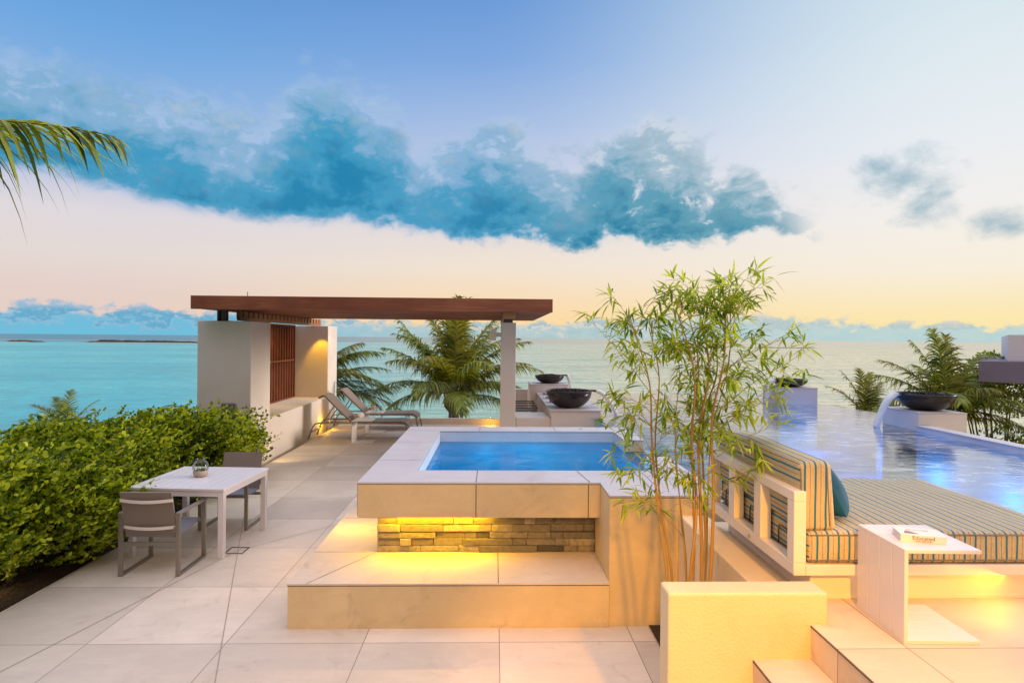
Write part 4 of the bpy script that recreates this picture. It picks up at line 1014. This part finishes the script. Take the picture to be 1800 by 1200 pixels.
# big palm behind the balustrade: fronds laid out as they stand, azimuth from +Y towards +X
palm(-1.35, 20, .35, 'large coconut palm beyond the balustrade, seen under the pergola roof',
     [(-88,58,1.05,10),(-80,30,.9,70),(-70,66,1.0,45),(-100,12,.8,70),(-60,82,.95,30),(-20,80,1.0,30),(20,84,1.08,24),(60,74,1.05,42),(88,62,1.02,62),(95,44,1.0,70),(100,24,.95,80),(75,8,.8,65),(150,55,.9,80),(200,60,.9,80),(-150,40,.8,80),(170,20,.8,70),(30,50,.9,70),(-30,50,.9,70),(110,70,.95,75),(-110,60,.85,80),(-45,60,.9,50),(45,66,1.0,40),(70,44,.95,62),(-75,48,.95,40),(0,72,1.0,24),(80,30,.85,75),(120,40,.8,75),(-40,30,.7,60),(10,88,1.05,12),(-95,70,.9,62)],
     3.3, .98, ('palm_leaf','palm_gold','palm_leaf'), .2, .75, 74, wind=(.30,0,0))
palm(-6.1, 19.5, .55, 'coconut palm half hidden behind the pergola wall',
     [(80,52,1.0,70),(95,30,1.05,78),(88,66,.9,60),(100,12,.95,60),(70,20,1.05,68),(110,45,.9,90),(-80,40,.7,70),(0,80,.8,40),(180,50,.8,80),(-30,60,.8,60),(85,-2,1.2,-18),(92,4,1.28,50),(78,40,1.0,60),(92,58,1.0,75),(84,22,1.0,60)],
     2.9, .9, ('palm_leaf','palm_leaf','palm_gold'), .18, .8, 74, wind=(.5,0,0))
palm(-8.6, 18, -.75, 'palm beyond the hedge whose frond tip shows left of the pier',
     [(-70,62,.9,95),(80,50,.8,90),(10,70,.8,60),(-30,40,.8,80)], 2.3, .5, ('palm_dry','palm_leaf'), .15, .8, 34, wind=(-.1,0,0))
palm(-8.45, 12, .28, 'young yellow-green palm rising behind the hedge at left',
     [(-75,52,.95,45),(-55,66,.85,35),(-25,74,1.0,40,1),(60,72,1.0,45,1),(-90,66,.9,60),(85,45,.9,62),(95,25,1.0,60),(-95,22,1.1,55),(120,60,.7,60),(40,65,.8,50),(-130,50,.8,60),(60,80,.7,20)],
     1.0, .34, ('palm_gold','palm_leaf'), .10, .3, 40, wind=(.1,0,0))
palm(12.6, 16.2, .35, 'tall coconut palm behind the right water bowl',
     [(-82,48,1.1,52),(-75,62,1.05,52),(-60,78,1.0,28),(-15,84,1.05,18),(30,80,1.0,25),(70,70,.95,48),(85,52,.95,60),(95,34,1.0,62),(95,15,1.1,52),(-90,28,1.0,72),(180,55,.8,75),(150,40,.9,75),(210,40,.9,75),(100,0,1.2,35,1),(130,10,.9,70,1),(0,60,.9,50),(-100,10,.8,60)],
     2.3, .85, ('palm_leaf','palm_gold','palm_leaf'), .17, .65, 62, wind=(.12,0,0))
palm(10.9, 17.2, .05, 'low bushy palm left of the right water bowl',
     [(-95,40,1.0,62),(-80,62,.9,50),(-60,76,.9,30),(0,85,.95,20),(60,70,.9,50),(-110,18,1.1,55),(180,40,.8,70),(120,50,.8,70),(-85,8,1.15,10,1),(40,80,.9,30)],
     1.7, .6, ('palm_leaf','palm_gold'), .12, .5, 46)
palm(10.3, 11.6, -.55, 'low golden palm leaning over the right pool coping',
     [(-60,68,.9,85),(80,60,1.0,95),(40,70,.9,80),(150,55,.9,90),(110,48,1.1,90),(-20,72,.8,70),(95,30,1.1,70)],
     1.5, .5, ('palm_gold','palm_leaf'), .12, .55, 44)
palm(13.0, 13.2, -.9, 'dark low palm under the grey roof slab at far right',
     auto(12, 4, (75,-5)), 2.0, .5, ('palm_leaf',), .14, .45, 40)
# palm at far left: one frond reaches over the hedge into the sky
palm(-7.9, 6.3, 4.15, 'palm at the left edge whose frond hangs into the sky above the hedge',
     [(-80,50,.9,70),(-120,30,.9,60),(-40,60,.9,60),(-95,10,.9,50),(-150,40,.8,70),(-20,40,.8,60)], 3.0, .6, ('palm_leaf',), .16, .5, 40, zb=-5.4)
pt = bpy.data.objects['palm_tree.008'] if 'palm_tree.008' in bpy.data.objects else None
V, F = frond((0,0,9.6), R(88), R(16), 3.85, R(27), 1.75, 74, 77, 1.2, (.66,0,0), R(-4), 1.0, 1.2, .72)
np_mesh('frond', V, F, 'palm_leaf', pt)

# ---------------------------------------------------------------- leafy shrubs beyond the coping at right
def leaf_cloud(centres, n, ls, rng, aniso=(1,1,1)):
    C = np.array([c[:3] for c in centres]); Rr = np.array([c[3] for c in centres]); wgt = Rr**2; wgt = wgt/wgt.sum()
    k = rng.choice(len(C), n, p=wgt); d_ = rng.normal(size=(n,3)); d_ /= np.linalg.norm(d_,axis=1)[:,None]
    rad = Rr[k]*rng.uniform(.55,1.08,n)**.5; Pp = C[k]+d_*rad[:,None]*np.array(aniso)
    a = d_*.6+rng.normal(size=(n,3))*.6+np.array([0,0,.4]); a /= np.linalg.norm(a,axis=1)[:,None]
    b_ = np.cross(a, rng.normal(size=(n,3))); b_ /= np.linalg.norm(b_,axis=1)[:,None]
    L_ = ls*rng.uniform(.7,1.3,n)[:,None]; w_ = L_*.42
    V = np.stack([Pp-a*L_*.5, Pp-a*L_*.15+b_*w_*.5, Pp+a*L_*.25+b_*w_*.45, Pp+a*L_*.55, Pp+a*L_*.25-b_*w_*.45, Pp-a*L_*.15-b_*w_*.5],1).reshape(-1,3)
    return V, np.arange(n*6).reshape(n,6)
rng = np.random.default_rng(5)
def shrub(x, y, zb, cs, n, ls, label, mat='shrub_leaf', cat='shrub'):
    o = thing('shrub', label, cat, (x,y,zb), 0, 'shrubs beyond the right coping')
    V, F = leaf_cloud(cs, n, ls, rng); np_mesh('foliage', V, F, mat, o)
    m = MB(); rr = random.Random(n)
    for c in cs: m.tube([(0,0,0),(c[0]*.5,c[1]*.5,c[2]*.6),(c[0],c[1],c[2])], [.06,.04,.015], 6)
    m.build('stem', 'bark', o); return o
def rc(n, rx, ry, z0, z1, r0, r1, seed):
    rr = random.Random(seed); return [(rr.uniform(-rx,rx), rr.uniform(-ry,ry), rr.uniform(z0,z1), rr.uniform(r0,r1)) for _ in range(n)]
shrub(14.6,14.0,-5.3, rc(26,1.9,1.4,1.4,4.9,.6,.9,1), 13000, .11, 'dark dense shrub under the grey roof slab')
shrub(10.4,9.2,-5.3, rc(22,1.3,1.2,1.6,5.1,.5,.8,2), 12000, .09, 'bright green shrub at the right frame edge below the palms', 'hedge_leaf')
shrub(11.6,14.2,-5.3, rc(24,1.5,1.2,1.2,4.5,.5,.85,3), 12000, .10, 'dark shrub between the palm trunks behind the right bowl')
shrub(16.0,18.5,-5.3, rc(8,.9,.9,5.6,7.0,.35,.6,8), 4000, .11, 'leafy green tree top showing beside the white house wall', 'hedge_leaf')
shrub(-2.5,27,-5.3, rc(14,4,1.4,1.2,2.2,.6,.95,6), 7000, .13, 'low scrub on the shore beyond the balustrade palm')

# ---------------------------------------------------------------- hedge
hg = thing('hedge', 'long leafy green hedge along the left edge of the terrace', 'hedge', (-5.0,7,-.06))
rng = np.random.default_rng(12)
def hedge_top(x, y): return 1.10-.035*np.clip(y-5.5,0,9)+.10*np.sin(y*1.55+.9)+.08*np.sin(y*3.7+x*2.6)+.05*np.sin(y*7.3-x*5)-.13*np.clip((-x-5.0),0,3)
NS = 6000
ys = rng.uniform(2.6, 10.45, NS); kind = rng.random(NS)
face = kind < .52
zt = hedge_top(np.full(NS,-4.6), ys)
xface = -4.44+.20*np.sin(ys*2.3)+.12*np.sin(ys*5.1+1)+np.clip((ys-8.3)*.16,0,.35)
zf = rng.uniform(.04,1.0,NS)**.8*zt; bulge = .30*np.sin(np.pi*np.clip(zf/zt,0,1)**.8)
x0 = np.where(face, xface+bulge-.08-rng.uniform(0,.15,NS), rng.uniform(-6.9,-4.3,NS))
z0 = np.where(face, zf, hedge_top(x0, ys)-rng.uniform(0,.22,NS)-np.where(x0 > -4.6, (x0+4.6)*.45, 0))
pk = np.sin(ys*8.3+zf*6.1)*np.sin(zf*9.7-ys*5.2)+.6*np.sin(ys*15+zf*13); x0 = x0+np.where(face, .075*pk, 0); z0 = z0+np.where(face, 0, .075*np.sin(ys*7.1+x0*5)*np.sin(x0*8.3-ys*4)); drop = face & (pk < -.75) & (rng.random(NS) < .8); x0 = np.where(drop, x0-.3, x0)
base = np.stack([x0,ys,z0],1)
d0 = np.stack([rng.normal(.55,.3,NS), rng.normal(-.05,.35,NS), rng.normal(.65,.3,NS)],1); longs = rng.random(NS) < .16; d0[longs] = d0[longs]*.35+np.array([.8,-.1,.62]); d0 /= np.linalg.norm(d0,axis=1)[:,None]
Ls = rng.uniform(.14,.36,NS)*np.where(longs, 1.75, .85); nl = 20
VV = []; 
for k in range(nl):
    tt = (k+.5)/nl; sgn = 1 if k%2 else -1
    bend = np.stack([np.full(NS,.12),np.zeros(NS),np.full(NS,-.10)],1)*tt*tt
    c = base+(d0+bend)*(Ls*tt)[:,None]
    sid = np.cross(d0, np.array([0,0,1.])+rng.normal(size=(NS,3))*.45); sid /= np.linalg.norm(sid,axis=1)[:,None]
    a = sid*sgn*.85+d0*.6+rng.normal(size=(NS,3))*.22; a /= np.linalg.norm(a,axis=1)[:,None]
    b_ = np.cross(a, np.cross(sid,d0)+rng.normal(size=(NS,3))*.35); b_ /= np.linalg.norm(b_,axis=1)[:,None]
    l_ = (.048*rng.uniform(.7,1.25,NS)*np.where(longs,1.3,1.0))[:,None]; w_ = l_*.58; c = c+a*l_*.45
    VV.append(np.stack([c-a*l_*.5, c-a*l_*.15+b_*w_*.45, c+a*l_*.22+b_*w_*.5, c+a*l_*.48, c+a*l_*.22-b_*w_*.5, c-a*l_*.15-b_*w_*.45],1))
V = np.concatenate(VV,0).reshape(-1,3)-np.array([-5.0,7,-.06]); np_mesh('foliage', V, np.arange(len(V)).reshape(-1,6), 'hedge_leaf', hg)
# leaves deeper inside, the hedge's inner shade put into their dark colour
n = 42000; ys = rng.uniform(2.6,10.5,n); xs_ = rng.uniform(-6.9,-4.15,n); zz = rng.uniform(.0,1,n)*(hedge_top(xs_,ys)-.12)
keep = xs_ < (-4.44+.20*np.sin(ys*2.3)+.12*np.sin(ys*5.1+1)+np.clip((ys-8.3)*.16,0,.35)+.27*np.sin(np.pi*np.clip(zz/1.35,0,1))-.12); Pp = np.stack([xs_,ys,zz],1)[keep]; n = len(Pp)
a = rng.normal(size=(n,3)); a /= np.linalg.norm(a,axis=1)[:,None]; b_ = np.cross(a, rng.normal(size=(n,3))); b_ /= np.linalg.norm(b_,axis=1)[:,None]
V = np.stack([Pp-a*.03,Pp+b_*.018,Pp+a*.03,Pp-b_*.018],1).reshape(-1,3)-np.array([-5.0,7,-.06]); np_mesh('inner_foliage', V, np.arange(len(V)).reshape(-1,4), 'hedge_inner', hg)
m = MB(); rr = random.Random(9)
for i in range(60):
    y = 2.7+i*.13; x = -4.75+rr.uniform(-.25,.2)
    for k in range(3): m.tube([(x,y,-.05),(x+rr.uniform(-.1,.15),y+rr.uniform(-.15,.15),.4),(x+rr.uniform(-.3,.3),y+rr.uniform(-.3,.3),1.0)], [.014,.010,.004], 5)
rel(m,hg).build('stem', 'bark', hg)
gl = thing('garden_light', 'small ground spotlight glowing at the foot of the hedge', 'garden light', (-4.60,5.62,-.05))
MB().lathe([(0,0),(.03,0),(.035,.08),(.03,.1),(.0,.1)],(0,0,0),16).build('housing','black_metal',gl); MB().lathe([(0,.102),(.026,.102)],(0,0,0),16).build('lens','lamp_glow',gl)
lamp('garden_light_lamp','POINT',(-4.58,5.6,.12),1.3,WARM,.01)
# leaf litter in the bed
rr = random.Random(31); m = MB()
for i in range(1500):
    x = rr.uniform(-4.9,-4.17); y = rr.uniform(3,10.6); a = rr.uniform(0,6.28); s_ = rr.uniform(.008,.022); z = -.045+rr.uniform(0,.02)
    m.add([(x+s_*math.cos(a+k*1.571)*(1 if k%2 else .5), y+s_*math.sin(a+k*1.571)*(1 if k%2 else .5), z+rr.uniform(0,.01)) for k in range(4)], [(0,1,2,3)])
tag(m.build('leaf_litter','palm_dry'), 'dry leaf litter scattered over the planting bed', 'leaf litter', kind='stuff')

# ---------------------------------------------------------------- bamboo
bb = thing('bamboo', 'tall leafy bamboo clump growing behind the yellow lit wall', 'bamboo', (1.3,3.9,.01))
B0 = Vector((1.3,3.9,.01)); rr = random.Random(21)
culms = dict(
 A=((1.18,.0,1.12,.81,1.07,1.23,1.04,1.67,.98,2.08,.91,2.44),3.85,.011),
 B=((1.22,.0,1.18,.77,1.12,1.20,1.09,1.65,1.07,2.11,1.05,2.43),3.95,.009),
 C=((1.35,.0,1.32,.71,1.29,1.19,1.27,1.71,1.25,2.14,1.24,2.40),4.10,.005),
 D=((1.22,.0,1.25,.83,1.30,1.28,1.29,1.68,1.25,2.15,1.19,2.55),3.80,.011),
 E=((1.36,.0,1.36,.79,1.36,1.29,1.37,1.74,1.38,2.15,1.39,2.50),3.90,.013),
 F=((1.43,.0,1.44,.73,1.44,1.25,1.45,1.79,1.49,2.16,1.50,2.60),4.05,.010),
 G=((1.36,.0,1.38,.83,1.41,1.39,1.42,1.83,1.44,2.24,1.52,2.66),3.80,.012),
 J=((1.33,.0,1.335,.79,1.34,1.29,1.345,1.74,1.34,2.19,1.30,2.62),3.98,.008),
 K=((1.40,.0,1.40,.79,1.42,1.29,1.47,1.74,1.52,2.19,1.60,2.55),3.93,.006),
 H=((1.15,.0,1.14,.87,1.13,1.06,1.10,1.25),3.70,.004),
 I=((1.37,.0,1.36,.67,1.34,1.05,1.30,1.53,1.28,1.75),4.20,.005))
def interp(P_, s_):
    k = s_*(len(P_)-1); i = min(int(k), len(P_)-2); return P_[i].lerp(P_[i+1], k-i)
leafV = []; leafF = []
def bleaf(p, d_, L_, w_):
    d_ = d_.normalized(); s_ = d_.cross(Vector((rr.uniform(-.5,.5),rr.uniform(-.5,.5),1))).normalized()
    o_ = len(leafV); q = p.copy(); dd = d_.copy(); st = [(0,.12),(.22,1),(.5,.9),(.78,.5),(1,.02)]; prev = 0
    for tt, ww in st:
        q = q+dd*L_*(tt-prev); prev = tt; dd = (dd+Vector((.03,0,-.16))).normalized()
        leafV.extend([q-s_*w_*ww, q+s_*w_*ww])
    for k in range(4): a = o_+2*k; leafF.append((a,a+1,a+3,a+2))
def cluster(p, d_, n):
    for i in range(n):
        dd = d_.normalized()*.7+Vector((rr.gauss(0,.55), rr.gauss(0,.55), rr.gauss(-.12,.42)))
        bleaf(p+Vector((rr.gauss(0,.01),rr.gauss(0,.01),rr.gauss(0,.012))), dd, rr.uniform(.075,.14), rr.uniform(.006,.0092))
twig = MB()
def branch(a, b, r0, sub=5, dens=5, sag=.05):
    a, b = Vector(a), Vector(b); N = 8; pts = []
    for i in range(N+1):
        tt = i/N; p = a.lerp(b, tt); p.z += sag*math.sin(math.pi*tt)+rr.gauss(0,.004); pts.append(p)
    twig.tube([p-B0 for p in pts], [r0*(1-.75*i/N) for i in range(N+1)], 5)
    d_ = (b-a).normalized(); L_ = (b-a).length
    for j in range(sub):
        tt = .25+.75*(j+rr.random()*.6)/sub; p = interp(pts, min(tt,1)); o_ = d_*.6+Vector((rr.gauss(0,.6),rr.gauss(0,.6),rr.gauss(.05,.45))); o_.normalize()
        l_ = rr.uniform(.05,.15)*min(1.3,.5+L_); e_ = p+o_*l_; twig.tube([p-B0, p.lerp(e_,.5)+Vector((0,0,.01))-B0, e_-B0], [.0016,.0013,.0008], 4)
        cluster(e_, o_, dens); 
        if rr.random() < .6: cluster(p.lerp(e_,.55), o_, max(2,dens-3))
    cluster(pts[-1], d_, dens+1)
tops = {}
for kname, (c, y, r0) in culms.items():
    P_ = [Vector((c[i]+0, y+.10*math.sin(i*1.3+len(kname)), c[i+1])) for i in range(0,len(c),2)]
    # smooth and add nodes
    fine = []; rs = []; N = 40
    for i in range(N+1):
        s_ = i/N; k = s_*(len(P_)-1); i0 = min(int(k),len(P_)-2); f = k-i0
        p0 = P_[max(i0-1,0)]; p1 = P_[i0]; p2 = P_[i0+1]; p3 = P_[min(i0+2,len(P_)-1)]
        q = .5*((2*p1)+(p2-p0)*f+(2*p0-5*p1+4*p2-p3)*f*f+(3*p1-p0-3*p2+p3)*f**3)
        fine.append(q-B0); rs.append(r0*(1.0-.72*s_**1.3)*(1.22 if i%4 == 2 else (.96 if i%4 == 3 else 1)))
    m = MB(); m.tube(fine, rs, 10); m.build('culm', 'bamboo_bark', bb)
    if kname in 'HI':
        for i in range(4): p = fine[-1-2*i]+B0; branch(p, p+Vector((rr.uniform(-.25,.25),rr.uniform(-.2,.2),rr.uniform(.02,.22))), .0018, 2, 3)
        continue
    hi = 26 if kname != 'C' else 20; nb_ = {'A':7,'B':6,'C':4,'D':8,'E':8,'F':8,'G':9,'J':6,'K':6}[kname]
    for j in range(nb_):
        i = int(19+(N-20)*(j+rr.random())/nb_); p = fine[min(i,N)]+B0; up = (i-17)/(N-17)
        side = {'A':-.35,'B':-.05,'C':0,'D':-.15,'E':.05,'F':.3,'G':.35,'J':-.1,'K':.45}[kname]
        L_ = rr.uniform(.18,.42)*(1.05-.35*up)
        d_ = Vector((side+rr.gauss(0,.75), rr.gauss(0,.8), .30+.15*up+rr.gauss(0,.2))).normalized()
        branch(p, p+d_*L_, .0026, rr.choice([4,5]), 5)
    branch(fine[-3]+B0, fine[-1]+B0+Vector((rr.uniform(-.05,.08),0,.02)), .003, 5, 6)
for a, b, sub in (((1.05,3.87,1.95),(.61,3.8,2.46),6),((.95,3.85,2.3),(.76,3.9,2.65),4),((.98,3.85,2.25),(.80,3.7,2.30),4),((1.12,3.9,1.22),(.83,3.75,1.33),2),((1.03,3.85,1.6),(.77,3.8,2.0),5),((1.05,3.85,1.55),(.70,3.8,1.80),2),
                  ((1.06,3.85,1.45),(.74,3.7,1.63),1),((1.32,4.1,.98),(1.05,3.95,1.22),0),((1.45,3.8,1.9),(2.02,3.8,2.28),9),((1.46,3.9,2.1),(1.95,3.9,2.38),7),((1.44,3.8,1.75),(1.90,3.8,2.12),8),((1.45,4.0,1.7),(1.88,3.9,1.98),7),
                  ((1.43,3.8,1.6),(1.87,3.85,1.80),6),((1.41,3.8,1.3),(1.62,3.75,1.52),5),((1.5,3.8,2.45),(1.72,3.8,2.72),7),((1.5,3.85,2.35),(1.68,3.9,2.60),7),((1.5,3.85,2.5),(1.56,3.9,2.72),5),((1.39,3.9,2.4),(1.25,3.9,2.72),5),
                  ((1.22,3.8,2.5),(1.10,3.8,2.68),4),((.92,3.85,2.4),(1.05,3.9,2.62),5),((1.15,3.9,1.5),(1.3,3.7,1.45),4),((1.3,3.8,1.35),(1.2,3.7,1.5),4)):
    branch(a, b, .003, sub, 5, .03)
twig.build('branch', 'bamboo_bark', bb)
np_mesh('foliage', [tuple(Vector(v)-B0) for v in leafV], leafF, 'bamboo_leaf', bb)
print('bamboo leaves', len(leafF)//4)

# pieces that belong to a part become its sub-parts
SUBS = {'lettering':'spine','cover_picture':'cover','leaf_base':'trunk','strap':'back_cushion','cushion_piping':'back_cushion','piping':'mattress','badge':'back_frame','plinth_foot':'plinth',
        'armrest':'side_frame','hinge':'backrest','back_brace':'backrest','rafter_end':'side_beam','light_strip':'surround','roll_end':'roll'}
bpy.context.view_layer.update()
for o in list(bpy.data.objects):
    k = o.name.split('.')[0]
    if k in SUBS and o.parent and not o.parent.parent:
        sib = [c for c in o.parent.children if c.name.split('.')[0] == SUBS[k]]
        if not sib: continue
        ctr = lambda q: sum((Vector(v_) for v_ in q.bound_box), Vector())/8
        best = min(sib, key=lambda c: (ctr(c)-ctr(o)).length)
        o.parent = best
